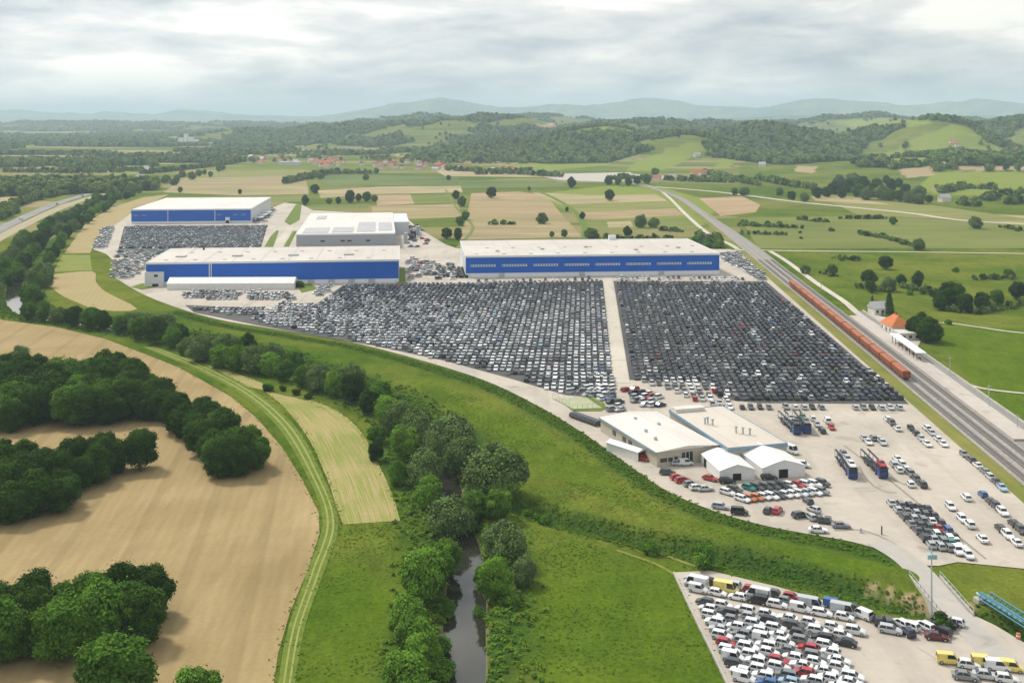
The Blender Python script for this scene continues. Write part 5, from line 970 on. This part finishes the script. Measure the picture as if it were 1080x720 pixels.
#@@CARS
# ------------------------------------------------------------------ cars
SPEC = {  # length, width, height, belt, cabin x (front bottom, front top, rear top, rear bottom), hood height
    'hatchback': (4.05, 1.74, 1.48, 0.92, 0.95, 0.30, -1.55, -1.95, 0.86), 'sedan': (4.55, 1.78, 1.44, 0.92, 0.95, 0.25, -1.15, -1.75, 0.86), 'estate': (4.55, 1.80, 1.52, 0.95, 1.10, 0.45, -1.85, -2.20, 0.90),
    'offroad_car': (4.45, 1.86, 1.68, 1.06, 1.05, 0.50, -1.75, -2.12, 1.00), 'small_van': (4.45, 1.84, 1.86, 1.08, 1.35, 0.75, -2.08, -2.20, 0.98), 'panel_van': (5.6, 2.05, 2.45, 1.20, 2.15, 1.50, -2.72, -2.78, 1.10)}
def car_parts(kind):
    L, W, H, bz, cf, tf, tr, cr, hz = SPEC[kind]; hw = W / 2; x1 = L / 2; x0 = -x1
    st = [(x0, .42, bz * .86, .86), (x0 + .12, .28, bz * .98 if kind != 'sedan' else bz * .96, .95), (cr, .24, bz, 1.0), (0, .22, bz, 1.0), (cf, .24, bz, 1.0), (x1 - .45, .26, hz * .90, .96), (x1 - .1, .32, hz * .74, .90), (x1, .42, hz * .58, .80)]
    st = sorted(st); v = []; fs = []
    for (x, zb, zt, k) in st: v += [(x, -hw * k * .93, zb), (x, -hw * k, zb + (zt - zb) * .55), (x, -hw * k * .92, zt), (x, hw * k * .92, zt), (x, hw * k, zb + (zt - zb) * .55), (x, hw * k * .93, zb)]
    for i in range(len(st) - 1):
        for j in range(6): fs.append((i * 6 + j, i * 6 + (j + 1) % 6, i * 6 + 6 + (j + 1) % 6, i * 6 + 6 + j))
    fs += [(0, 5, 4, 3, 2, 1), tuple(len(v) - 6 + j for j in range(6))]
    B = hw * .90; T = hw * .74 if kind not in ('panel_van', 'small_van') else hw * .84
    roof_z = H
    body = MB().add(v, fs)
    rz = H - .07; body.add([(tf + .04, -T, rz), (tf + .04, T, rz), (tr - .04, T, rz), (tr - .04, -T, rz), (tf - .25, -T * .92, H), (tf - .25, T * .92, H), (tr + .22, T * .92, H), (tr + .22, -T * .92, H)], [(0, 1, 5, 4), (1, 2, 6, 5), (2, 3, 7, 6), (3, 0, 4, 7), (4, 5, 6, 7), (3, 2, 1, 0)])
    def pillar(xb, xt, wd):
        for s in (-1, 1):
            p0 = Vector((xb, s * B * 1.01, bz - .02)); p1 = Vector((xt, s * T * 1.01, rz + .01)); o = Vector((wd, 0, 0)); q = Vector((0, s * -.08, 0))
            body.add([p0, p0 + o, p1 + o, p1, p0 + q, p0 + o + q, p1 + o + q, p1 + q], [(0, 1, 2, 3), (7, 6, 5, 4), (0, 4, 5, 1), (2, 6, 7, 3), (1, 5, 6, 2), (0, 3, 7, 4)])
    pillar(cf - .07, tf - .05, .07); pillar(cr, tr - .03, .12 if kind == 'sedan' else .22); pillar((cf + cr) / 2 - .1, (tf + tr) / 2 - .05, .10)
    if 'van' in kind: pillar(cr, tr - .03, (cf - cr) * (.62 if kind == 'panel_van' else .5))
    if kind == 'panel_van': body.add([(tr - .03, -T, bz), (tr - .03, T, bz), (tr - .05, T, rz), (tr - .05, -T, rz)], [(0, 1, 2, 3)])
    b2, t2 = B * .985, T * .985
    win = MB().add([(cf, -b2, bz - .03), (cf, b2, bz - .03), (cr + .02, b2, bz - .03), (cr + .02, -b2, bz - .03), (tf, -t2, rz), (tf, t2, rz), (tr + .01, t2, rz), (tr + .01, -t2, rz)], [(0, 1, 5, 4), (1, 2, 6, 5), (2, 3, 7, 6), (3, 0, 4, 7), (4, 5, 6, 7)])
    wr = .32 if kind not in ('panel_van', 'offroad_car') else .36
    return body.mesh('body', MAT['paint']), win.mesh('windows', MAT['glass']), (x1 - .80, x0 + .78, hw - .12, wr)
WHEEL = MB().tube((0, -.11, 0), (0, .11, 0), 1.0, n=12)
for i_, (x_, y_, z_) in enumerate(WHEEL.v): WHEEL.v[i_] = (x_, y_, z_)
WHEEL.tube((0, -.125, 0), (0, .125, 0), .58, n=10, mi=1)
WHEEL = WHEEL.mesh('wheel', [MAT['tyre'], MAT['steel']])
LIGHT = MB().box(-.06, .03, -.17, .17, -.07, .07).mesh('headlight', glass_mat('lamp_glass', (0.55, 0.56, 0.56), 0.2)); TAIL = MB().box(-.03, .04, -.12, .12, -.1, .1).mesh('tail_light', glass_mat('tail_glass', (0.30, 0.01, 0.01), 0.3))
CARP = {k: car_parts(k) for k in SPEC}
COL = {'white': (.72, .73, .74), 'silver': (.42, .44, .46), 'grey': (.20, .21, .22), 'dark grey': (.055, .058, .062), 'black': (.012, .012, .014), 'red': (.42, .020, .022), 'dark red': (.11, .012, .016), 'blue': (.03, .11, .32), 'dark blue': (.012, .02, .055), 'light blue': (.28, .42, .55), 'teal': (.01, .18, .18), 'orange': (.50, .15, .03), 'yellow': (.78, .64, .17), 'beige': (.40, .34, .25), 'green': (.05, .15, .08)}
NICE = {'hatchback': 'hatchback', 'sedan': 'saloon car', 'estate': 'estate car', 'offroad_car': 'off-road car', 'small_van': 'small van', 'panel_van': 'panel van'}
CARS = 0
TAKEN = []
def car(kind, col, x, y, ang, label, group, z=0.26, small=False):
    global CARS; CARS += 1
    body, win, (fx, rx, wy, wr) = CARP[kind]
    t = thing({'hatchback': 'parked_car', 'sedan': 'parked_car', 'estate': 'parked_car', 'offroad_car': 'parked_car'}.get(kind, kind), label, 'van' if 'van' in kind else 'car', (x, y, z), ang, group)
    j = rnd.uniform(.88, 1.1); b = link('body', body, t); b.color = tuple(min(.85, c * j) for c in COL[col]) + (1,); link('windows', win, t); TAKEN.append((x, y))
    for wx in (fx, rx):
        for s in (-1, 1):
            o = link('wheel', WHEEL, t, (wx, s * wy, wr)); o.scale = (wr, 1, wr)
    if not small:
        L, W, H, bz, cf, tf, tr, cr, hz = SPEC[kind]
        for s in (-1, 1): link('headlight', LIGHT, b, (L / 2 - .08, s * W * .34, hz * .66)); link('tail_light', TAIL, b, (-L / 2 + .02, s * W * .37, bz * .82))
    return t
cg = random.Random(21)
# --- front lot: rows run from upper left to lower right
r_ang = R(-25.5); rd = Vector((math.cos(r_ang), math.sin(r_ang), 0)); 
ROWN = ['back', 'second', 'third', 'fourth', 'fifth', 'sixth', 'seventh', 'eighth', 'ninth', 'tenth', 'eleventh', 'twelfth', 'thirteenth', 'fourteenth']
rows = [(716, 611.0, 904), (719, 617.0, 892), (721.5, 622.5, 906)] + [(727.5 + k * 3.55, 635.5 + k * 7.3, e) for k, e in enumerate((905, 903, 900, 884, 897, 907, 900, 907, 903, 900, 930, 925))]
SPECIAL = {(1, 0): ('panel_van', 'white'), (1, 1): ('panel_van', 'yellow'), (1, 2): ('panel_van', 'white'), (1, 4): ('panel_van', 'silver'), (1, 5): ('panel_van', 'silver'), (0, 3): ('hatchback', 'red'), (0, 5): ('hatchback', 'red'), (0, 7): ('small_van', 'blue'),
           (4, 1): ('estate', 'dark grey'), (4, 3): ('estate', 'black'), (4, 4): ('estate', 'dark grey'), (5, 5): ('estate', 'black'), (5, 6): ('sedan', 'black'), (7, 4): ('hatchback', 'red'), (9, 0): ('hatchback', 'red'), (10, 2): ('hatchback', 'red'), (11, 3): ('hatchback', 'red'), (12, 0): ('estate', 'dark grey'), (12, 2): ('estate', 'grey'),
           (13, 2): ('hatchback', 'light blue'), (14, 1): ('hatchback', 'blue'), (13, 3): ('estate', 'dark grey'), (10, 7): ('hatchback', 'dark blue'), (8, 9): ('sedan', 'black'), (7, 9): ('sedan', 'grey')}
for j, (px, py, xend) in enumerate(rows):
    p = at(px, py) + rd * 2.4 + Vector((0.6, 0, 0)); i = 0
    while True:
        x, y = pix(p.x, p.y)
        if x > xend or y > 735: break
        k, c = SPECIAL.get((j, i), (cg.choices(['hatchback', 'estate', 'sedan', 'small_van', 'offroad_car'], [6, 3, 2, 1.6, 1])[0], cg.choices(['white', 'silver', 'grey', 'dark grey', 'black'], [20, 2, 1.2, .8, .6])[0] if j not in (0, ) else cg.choice(['white', 'grey', 'dark grey', 'silver', 'black'])))
        st = 6.0 if k == 'panel_van' else (4.5 if k in ('sedan', 'estate') else 4.15)
        if (j, i + 1) in SPECIAL and SPECIAL[(j, i + 1)][0] == 'panel_van': st += 0.6
        car(k, c, p.x + cg.uniform(-.12, .12), p.y + cg.uniform(-.12, .12), r_ang + (math.pi if cg.random() < .3 else 0) + cg.uniform(-.03, .03), f'{c} {NICE[k]} in the {ROWN[j] if j < 14 else "front"} row of the front lot, {nth(i + 1)} from left', 'cars in the front lot').scale = (.94, .94, .94)
        p = p + rd * st; i += 1
# --- listed cars: pixel of the wheels' middle, colour, kind, heading; heading r = along the railway, f = across, numbers in degrees
AR = math.pi / 2 - 0.067
def listed(spec, where, group, kinds=('hatchback', 'estate', 'sedan', 'offroad_car')):
    items = []
    for s in spec.split(';'):
        a = s.split(); px, py, c = float(a[0]), float(a[1]), a[2].replace('_', ' '); k = a[3] if len(a) > 3 else cg.choice(kinds); h = a[4] if len(a) > 4 else 'r'
        ang = AR + (math.pi if cg.random() < .5 else 0) if h == 'r' else (cg.choice((0, math.pi)) if h == 'f' else R(float(h))); items.append((px, py, c, k, ang))
    for i, (px, py, c, k, ang) in enumerate(sorted(items)):
        p = at(px, py); car(k, c, p.x, p.y, ang + cg.uniform(-.04, .04), f'{c} {NICE[k]} {where}, {nth(i + 1)} from left', group, small=py < 560)
H_, E_, S_, O_, V_ = 'hatchback', 'estate', 'sedan', 'offroad_car', 'small_van'
listed('926 658 black hatchback 80;937 659 dark_grey estate 80;950 661 white hatchback 120;960 664 white hatchback 130;939 668 silver estate -25;957 670 dark_blue hatchback 100;975 664 white estate 120;987 664 dark_grey estate 130;997 661 dark_blue sedan 140;1006 660 white hatchback 150;988 675 dark_red sedan -15;992 669 black estate 130;909 652 white small_van 130', 'parked by the light mast', 'cars by the light mast')
listed('1001 700 yellow small_van -12;1022 705 white hatchback -15;1038 703 yellow small_van -12;1052 707 white small_van -12;1066 708 yellow small_van -15;1018 717 grey sedan -15;1040 716 silver sedan -15;1062 720 white hatchback -15', 'at the lower right corner of the front lot', 'cars at the lower right corner')
listed('704 501 dark_grey estate -10;714 506 red hatchback 20;720 509 red estate 20;728 513 grey hatchback 25;735 517 white hatchback 10;744 518 silver sedan 10;749 507 red sedan -40;767 510 black estate 5;811 506 black estate 5;767 522 white estate -45;775 519 dark_grey estate -45;679 486 red hatchback -30;723 491 white small_van 12;716 491 silver estate 5;834 478 white panel_van -60;846 493 white small_van -20', 'between the white tents and the perimeter road', 'cars around the service building')
listed(';'.join(f'{790 + i * 8.6:.1f} {517 - i * .5:.1f} {c} {k} -50' for i, (c, k) in enumerate([('teal', H_), ('dark_grey', E_), ('dark_grey', E_), ('dark_grey', E_), ('black', E_), ('white', H_), ('red', H_), ('white', E_), ('white', E_), ('dark_grey', O_)])), 'in the upper row before the tents', 'upper row before the tents')
listed(';'.join(f'{783 + i * 7.6:.1f} {529 - i * .72:.1f} {c} {k} -50' for i, (c, k) in enumerate([('white', E_), ('orange', H_), ('orange', H_), ('white', H_), ('white', E_), ('dark_grey', H_), ('white', H_), ('white', H_), ('white', E_), ('silver', H_), ('white', E_), ('grey', O_)])), 'in the lower row before the tents', 'lower row before the tents')
listed('852 531 dark_grey hatchback 100;810 541 dark_grey hatchback 60;820 541 red estate 60;844 546 dark_grey estate 20;858 540 silver hatchback 120;855 548 silver hatchback 100;864 550 dark_grey hatchback 90;873 551 dark_grey hatchback 70;887 557 grey sedan -5;863 562 white sedan -8;780 543 black small_van -12;760 537 silver estate -20', 'on the lower yard above the dike', 'cars on the lower yard')
def queue(xs, ys, cols, where, group): listed(';'.join(f'{x} {y} {c}' for x, y, c in zip(xs, ys, cols.split())), where, group)
queue([936, 941, 946.5], [444, 448.5, 454], 'white dark_grey white', 'in the short queue below the dark lot', 'queues on the big yard')
queue([961, 966, 972, 978], [454, 459, 465, 470.5], 'black dark_grey silver white', 'in the queue left of the railway-side pair', 'queues on the big yard')
queue([977.5, 983, 989, 995], [454, 459, 465, 470.5], 'white silver white white', 'in the right queue of the railway-side pair', 'queues on the big yard')
queue([911, 916, 921, 927, 931], [464, 468.5, 464, 465, 469], 'silver white grey silver silver', 'in the small cluster on the big yard', 'queues on the big yard')
queue([1016.7, 1024, 1031, 1038.5, 1045, 1051, 1057], [481.5, 487, 493, 499.5, 506, 511, 517], 'grey dark_grey white grey silver dark_grey light_blue', 'in the long queue along the railway verge', 'queues on the big yard')
queue([946, 950.5, 955.5, 961, 967, 972.5], [486, 491, 497, 502.5, 508, 513.5], 'white white white grey dark_grey dark_grey', 'in the queue right of the car transporters', 'queues on the big yard')
queue([942.5, 948, 960], [492, 498, 513], 'silver white white', 'beside the queue right of the transporters', 'queues on the big yard')
queue([1036.5, 1044, 1051, 1057.5], [524, 531, 537, 543], 'blue dark_grey dark_grey white', 'in the queue led by a blue car', 'queues on the big yard')
queue([1019, 1002.5, 1015, 1022.5, 1036], [527, 537, 550, 556, 571], 'white white white white white', 'standing alone in the middle of the big yard', 'white cars on the big yard')
queue([1055, 1063, 1072, 1069, 1077], [560, 567.5, 575, 555, 562], 'black white white black dark_grey', 'in the queue at the right edge', 'queues on the big yard')
queue([1001, 1009, 1016, 1021, 1004, 1010], [571, 575, 583, 588, 577, 584], 'white white white white teal white', 'at the lower end of the grey block', 'cars at the lower end of the grey block')
queue([857, 862, 867], [443.5, 450, 456.5], 'white silver dark_grey', 'in the queue beside the blue transporters', 'queues on the big yard')
listed('872.5 446 white small_van r;877 453 red hatchback r', 'beside the blue transporters', 'cars beside the blue transporters')
# grey block above the bridge
gi_ = 0
for jj in range(5):
    for ii in range(7):
        px = 940 + jj * 9.5 + ii * 7.0; py = 533 + jj * 1.5 + ii * 7.4
        if jj > 2 and ii > 4: continue
        c = cg.choices(['dark grey', 'grey', 'silver', 'black', 'white'], [5, 3, 3, 2, 2])[0]
        if (jj, ii) == (3, 3): c = 'red'
        if (jj, ii) == (4, 3): c = 'blue'
        p = at(px, py); k = cg.choice([H_, E_, S_]); car(k, c, p.x, p.y, AR + cg.uniform(-.05, .05), f'{c} {NICE[k]} in the block above the bridge, {nth(jj + 1)} from left, {nth(ii + 1)} from top', 'cars in the grey block', small=True)
# car transporters
def transporter(cab, tail, load, label, n):
    a, b = at(*tail), at(*cab); d = b - a; ang = math.atan2(d.y, d.x); Lr = 16.5; b = at(*cab)
    t = thing('car_transporter', label, 'truck', (b.x, b.y, .2), ang, 'blue car transporters')   # origin at the cab, trailer reaches back to -x
    MB().add([(-1.2, -1.22, .5), (1.1, -1.22, .5), (1.1, 1.22, .5), (-1.2, 1.22, .5), (-1.2, -1.22, 1.6), (1.15, -1.22, 1.6), (1.15, 1.22, 1.6), (-1.2, 1.22, 1.6), (-1.2, -1.15, 2.9), (.75, -1.15, 2.9), (.75, 1.15, 2.9), (-1.2, 1.15, 2.9)], [(3, 2, 1, 0), (0, 1, 5, 4), (1, 2, 6, 5), (2, 3, 7, 6), (3, 0, 4, 7), (4, 5, 9, 8), (5, 6, 10, 9), (6, 7, 11, 10), (7, 4, 8, 11), (8, 9, 10, 11)]).build('cab', MAT['truckblue'], t)
    MB().add([(1.14, -1.05, 1.75), (1.14, 1.05, 1.75), (.84, 1.0, 2.7), (.84, -1.0, 2.7), (1.19, -1.05, 1.75), (1.19, 1.05, 1.75), (.89, 1.0, 2.7), (.89, -1.0, 2.7)], [(4, 5, 6, 7), (0, 1, 5, 4), (1, 2, 6, 5), (2, 3, 7, 6), (3, 0, 4, 7)]).build('windscreen', MAT['glass'], t)
    m = MB()
    for z0, x1 in ((.85, -1.6), (2.95, 1.6)):
        for y0 in (-1.25, .65): m.box(-Lr, x1, y0, y0 + .6, z0, z0 + .12)
    m.build('deck', MAT['dark'], t)
    for k in range(5):
        x = -1.8 - k * 3.6; pm = MB()
        for y in (-1.28, 1.2): pm.box(x, x + .18, y, y + .1, .8, 3.0)
        pm.build('deck_post', MAT['truckblue'], t)
    MB().box(-Lr, -1.4, -.5, .5, .5, .84).build('chassis', MAT['dark'], t)
    for x in (.2, -3.0, -10.5, -11.8, -13.1):
        for y in (-1.05, 1.05): o = link('wheel', WHEEL, t, (x, y, .5)); o.scale = (.48, 1.2, .48)
    u = d.normalized()
    for k, c in enumerate(load):
        lo = k % 2; x = (-2.0 if not lo else -4.2) - (k // 2) * 4.7 + (1.6 if not lo else 0); q = Vector((b.x, b.y, 0)) + u * (x - .6); kk = cg.choice([H_, S_])
        car(kk, c, q.x, q.y, ang, f'{c} {NICE[kk]} on the {"lower" if lo else "upper"} deck of {n} transporter, {nth(k // 2 + 1)} from the cab', 'cars on the transporters', (.97 if lo else 3.07) + .2, True)
transporter((899, 505), (884, 484), ['white', 'grey', 'silver', 'dark grey', 'grey', 'silver'], 'blue car transporter loaded with pale cars, left of the middle pair', 'left middle')
transporter((931, 504.5), (911, 484), ['red', 'dark grey'], 'blue car transporter with a red car on top, right of the middle pair', 'right middle')
transporter((840, 458.5), (824, 443), ['dark grey', 'grey', 'silver', 'grey'], 'blue car transporter loaded with grey cars, left of the upper pair', 'left upper')
transporter((851, 457.5), (838, 440), ['grey', 'dark blue', 'green', 'dark grey'], 'blue car transporter, right of the upper pair below the dark lot', 'right upper')
# far motorway traffic
for (px, py, c, k, lab) in [(22, 232, 'white', 'panel_van', 'white van driving on the motorway, nearest to the camera'), (87, 207.5, 'silver', 'panel_van', 'silver van on the motorway beyond the white one'), (60, 216, 'dark grey', 'estate', 'dark car on the motorway between the two vans')]:
    p = at(px, py); car(k, c, p.x, p.y, R(130), lab, None, .26, True)

# --- the thousands of farther parked cars: one mass
def low_car(kind):
    L, W, H, bz, cf, tf, tr, cr, hz = SPEC[kind]; hw = W / 2; B = hw * .9; T = hw * .76
    v = [(-L / 2, -hw, .25), (L / 2, -hw * .92, .25), (L / 2, hw * .92, .25), (-L / 2, hw, .25), (-L / 2, -hw * .93, bz * .95), (cf, -hw * .95, bz), (L / 2 - .1, -hw * .82, hz * .75), (L / 2 - .1, hw * .82, hz * .75), (cf, hw * .95, bz), (-L / 2, hw * .93, bz * .95),
         (tf, -T, H), (tf, T, H), (tr, T, H), (tr, -T, H), (cr, -B, bz), (cr, B, bz), (cf, -B, bz), (cf, B, bz)]
    f = [(0, 1, 6, 4), (2, 3, 9, 7), (1, 2, 7, 6), (3, 0, 4, 9), (5, 6, 7, 8), (4, 5, 8, 9), (10, 11, 12, 13), (16, 17, 11, 10), (17, 15, 12, 11), (15, 14, 13, 12), (14, 16, 10, 13), (4, 6, 5, 4), (9, 8, 7, 9)]
    m = [0] * 7 + [1] * 4 + [0, 0]
    f = [a if len(set(a)) == 4 else (a[0], a[1], a[2], a[2]) for a in f]
    # underside and wheels are left out
    return np.array(v, float), f, m
LOW = {k: low_car(k) for k in ('hatchback', 'estate', 'sedan', 'offroad_car', 'small_van')}
def fleet(cars):
    V = []; F = []; Mi = []; Co = []; base = 0
    for (x, y, a, k, c) in cars:
        v, f, m = LOW[k]; ca, sa = math.cos(a), math.sin(a); w = np.empty_like(v); w[:, 0] = x + v[:, 0] * ca - v[:, 1] * sa; w[:, 1] = y + v[:, 0] * sa + v[:, 1] * ca; w[:, 2] = v[:, 2] + .22
        V.append(w); F += [tuple(i + base for i in q) if q[2] != q[3] else tuple(i + base for i in q[:3]) for q in f]; Mi += m; j = cg.uniform(.85, 1.12); cc = [min(.85, t * j) for t in COL[c]] + [1]; Co += [cc] * len(f); base += len(v)
    me = bpy.data.meshes.new('parked_cars'); me.from_pydata(np.concatenate(V).tolist(), [], F); me.materials.append(MAT['fleet']); me.materials.append(MAT['glass']); me.polygons.foreach_set('material_index', Mi)
    at_ = me.attributes.new('paint', 'FLOAT_COLOR', 'FACE'); at_.data.foreach_set('color', np.array(Co, np.float32).ravel()); me.update(); return me
def block(poly, dx, dy, shear, weights, seed, gap=0.02, ang=AR, kinds=('hatchback', 'estate', 'sedan', 'offroad_car', 'small_van'), kw=(4, 4, 2, 4, .5), jx=.12):
    g = random.Random(seed); W = [at(*p) for p in poly]; P2 = [(p.x, p.y) for p in W]; y0 = min(p.y for p in W); y1 = max(p.y for p in W); x0 = min(p.x for p in W) - 60; x1 = max(p.x for p in W) + 60; out = []; n = 0; y = y0
    names = [c for c, _ in weights]; row = 0
    while y < y1:
        x = x0 + shear * (y - y0); xs = []
        while x < x1: xs.append(x + g.uniform(-jx, jx)); x += dx
        ok = inpoly(np.array(xs), np.full(len(xs), y), P2); run = None
        for i, xx in enumerate(xs):
            if not ok[i] or g.random() < gap: continue
            px, py = pix(xx, y); n1 = vnoise(np.array([xx]), np.array([y * .7]), 9.0, seed)[0]
            wt = [max(0.02, w(px, py) if callable(w) else w) for _, w in weights]
            c = g.choices(names, wt)[0]
            out.append((xx, y + g.uniform(-.25, .25), ang + g.uniform(-.03, .03) + (math.pi if g.random() < .5 else 0), g.choices(kinds, kw)[0], c))
        y += dy; row += 1
    return out
top = lambda lo, hi, y0, y1: (lambda px, py: lo + (hi - lo) * min(1, max(0, (py - y0) / (y1 - y0))))
LCOL = [('silver', top(1.0, 7.5, 305, 335)), ('grey', top(2.5, 3.0, 305, 330)), ('white', top(.8, 5.5, 305, 370)), ('dark grey', top(5, 2.2, 305, 330)), ('black', top(4, 1.2, 305, 325)), ('dark blue', top(3, .8, 305, 330)), ('blue', .08), ('dark red', .15), ('light blue', .1)]
RCOL = [('black', 9), ('dark grey', 5), ('dark blue', 3), ('grey', 1.8), ('silver', 1.1), ('white', .4), ('dark red', .3), ('red', .04), ('blue', .06)]
FL = []
FL += block([(364, 302), (636, 297.5), (645.5, 394), (640, 398), (552, 398), (500, 388), (440, 374), (380, 361), (320, 349), (275, 341), (262, 336), (310, 331), (338, 322)], 2.62, 5.7, 0.067, LCOL, 31)
FL += block([(205, 327), (260, 334), (330, 331), (335, 323), (300, 320), (285, 326)], 2.7, 6.2, .067, [('silver', 3), ('white', 3), ('grey', 2), ('dark grey', 2)], 37, .12)
FL += block([(545, 399), (646, 398), (648, 412), (640, 418), (600, 418), (572, 409)], 2.7, 5.4, 0.067, [('white', 5), ('silver', 4), ('grey', 2), ('dark grey', 1.2), ('black', .6)], 32, .06)
FL += block([(592, 413), (646, 409), (656, 434), (646, 438), (634, 421)], 2.7, 4.9, 0.067, [('white', 5), ('silver', 3), ('grey', 1), ('dark grey', 1), ('blue', .3)], 33, .08, R(35))
FL += block([(648, 298), (806, 299), (957, 426), (800, 425), (760, 420), (746, 403), (664, 400)], 2.62, 5.9, .067, RCOL, 34)
FL += block([(668, 400), (745, 402), (768, 424), (775, 436), (745, 431), (712, 416), (690, 408)], 2.75, 5.5, .067, [('white', 3), ('silver', 3), ('grey', 3), ('dark grey', 2.5), ('black', 1), ('red', .2)], 35, .1)
FL += block([(658, 411), (672, 411), (704, 424), (700, 433), (675, 432), (662, 419)], 2.8, 5.2, .067, [('white', 2), ('silver', 2), ('grey', 1), ('red', 2), ('teal', .6), ('dark blue', .8), ('black', .8)], 36, .08, R(40))
FL += block([(776, 428), (892, 429), (892, 434), (776, 436)], 3.0, 5.5, .067, [('black', 3), ('white', 2), ('grey', 2), ('dark grey', 3), ('red', .6), ('orange', .3), ('silver', 1)], 38, .15)
FL += block([(893, 429), (950, 430), (955, 436), (895, 435)], 3.0, 5.0, .067, [('black', 3), ('white', 2), ('grey', 2), ('dark grey', 3), ('silver', 2)], 39, .12)
FL += block([(133, 240), (281, 239), (273, 262), (127, 263)], 2.5, 5.4, -.12, [('black', 3.5), ('dark grey', 3), ('grey', 2), ('dark blue', 2), ('silver', 3), ('white', 2)], 40, .03, AR - .12)
FL += block([(122, 265), (215, 263), (200, 267), (150, 272), (120, 272)], 3.4, 6.5, 0, [('white', 4), ('silver', 3), ('grey', 1), ('dark grey', 1), ('green', .5)], 41, .25, R(10))
FL += block([(115, 294), (120, 276), (140, 273), (165, 270), (160, 280), (140, 294)], 3.6, 6.0, 0, [('white', 5), ('silver', 2), ('dark grey', 2), ('beige', .8), ('green', .3)], 42, .25, R(40))
FL += block([(99, 262), (108, 241), (120, 240), (112, 262)], 3.4, 6.5, 0, [('white', 8), ('silver', 2)], 43, .1, R(60), ('small_van',), (1,))
FL += block([(192, 309), (250, 308), (305, 310), (314, 316), (260, 318), (190, 315)], 2.9, 5.8, .067, [('white', 4), ('silver', 4), ('grey', 2), ('dark grey', 2)], 44, .12)
FL += block([(335, 302), (352, 301), (345, 313), (332, 314)], 3.2, 6, 0, [('white', 5), ('silver', 2), ('grey', 1)], 45, .2, R(20))
FL += block([(760, 268), (780, 268), (795, 283), (812, 296), (800, 297), (782, 286), (764, 276)], 3.4, 6.5, 0, [('white', 8), ('silver', 4), ('grey', 1.4)], 46, .1, R(30), ('small_van', 'estate'), (3, 1))
FL += block([(430, 273), (478, 279), (486, 296), (430, 297)], 4.2, 8.5, 0, [('white', 6), ('silver', 3), ('grey', 1), ('dark grey', .8), ('red', .2)], 47, .38, R(30), ('small_van', 'estate', 'hatchback'), (2, 1, 1))
for a, b in (((462, 282), (470, 292)), ((474, 280), (483, 293)), ((486, 284), (489.5, 293))):
    for i in range(8):
        for s in (-1.3, 1.3): p = at(*a).lerp(at(*b), i / 7); FL.append((p.x + s, p.y, AR + .3, 'offroad_car', 'black'))
FL += block([(492, 297), (634, 294), (634, 296), (492, 299)], 4.5, 6.0, 0, [('white', 3), ('silver', 3), ('grey', 2), ('dark grey', 2), ('green', .3), ('orange', .3)], 48, .35)
FL += block([(650, 293.2), (765, 292.5), (800, 297), (650, 296)], 3.2, 6.0, 0, [('white', 5), ('silver', 3), ('grey', 1), ('dark grey', 1), ('dark red', .3)], 49, .3)
FL += block([(425, 235), (445, 240), (455, 262), (428, 264)], 5, 9, 0, [('white', 2), ('grey', 2), ('dark grey', 2), ('red', .8), ('blue', .5)], 50, .55, R(20))
FL += block([(266, 223), (290, 220), (280, 236), (268, 236)], 5, 9, 0, [('white', 3), ('grey', 2), ('dark grey', 2), ('silver', 2)], 51, .5, R(20))
for i in range(9): p = at(607, 440).lerp(at(632, 449), i / 8); FL.append((p.x, p.y, R(35), 'offroad_car', 'black'))
# the nearest of these rows stand as cars of their own
FL.sort(key=lambda c: c[1]); solo = max(0, 300 - CARS); near_, FL = FL[:solo], FL[solo:]
rows_ = {}
for c in near_: rows_.setdefault(round((c[1] - near_[0][1]) / 6.0), []).append(c)
for j, key in enumerate(sorted(rows_)):
    for i, (x, y, a, k, c) in enumerate(sorted(rows_[key])): car(k, c, x, y, a, f'{c} {NICE[k]} at the near lot fringe, {nth(j + 1)} line, {nth(i + 1)} from left', 'cars at the near fringe of the lots', .22, True)
tag(link('parked_cars', fleet(FL)), 'thousands of parked cars packed in dense rows on the lots', 'cars', None, 'stuff')
print('CARS', CARS, len(FL))

# ------------------------------------------------------------------ air
hz = Mat('haze_air'); nt = hz.nt; nt.nodes.remove(hz.b); pv = nt.nodes.new('ShaderNodeVolumePrincipled'); pv.inputs['Color'].default_value = (0.68, 0.85, 1.0, 1); pv.inputs['Density'].default_value = 9e-5; pv.inputs['Anisotropy'].default_value = 0.0
nt.links.new(pv.outputs[0], nt.nodes['Material Output'].inputs['Volume']); hz.m.cycles.homogeneous_volume = True
tag(MB().box(-140000, 140000, -3000, 43500, -5, 470).build('haze', hz.m), 'pale summer haze over the plain and hills', 'haze', None, 'stuff')
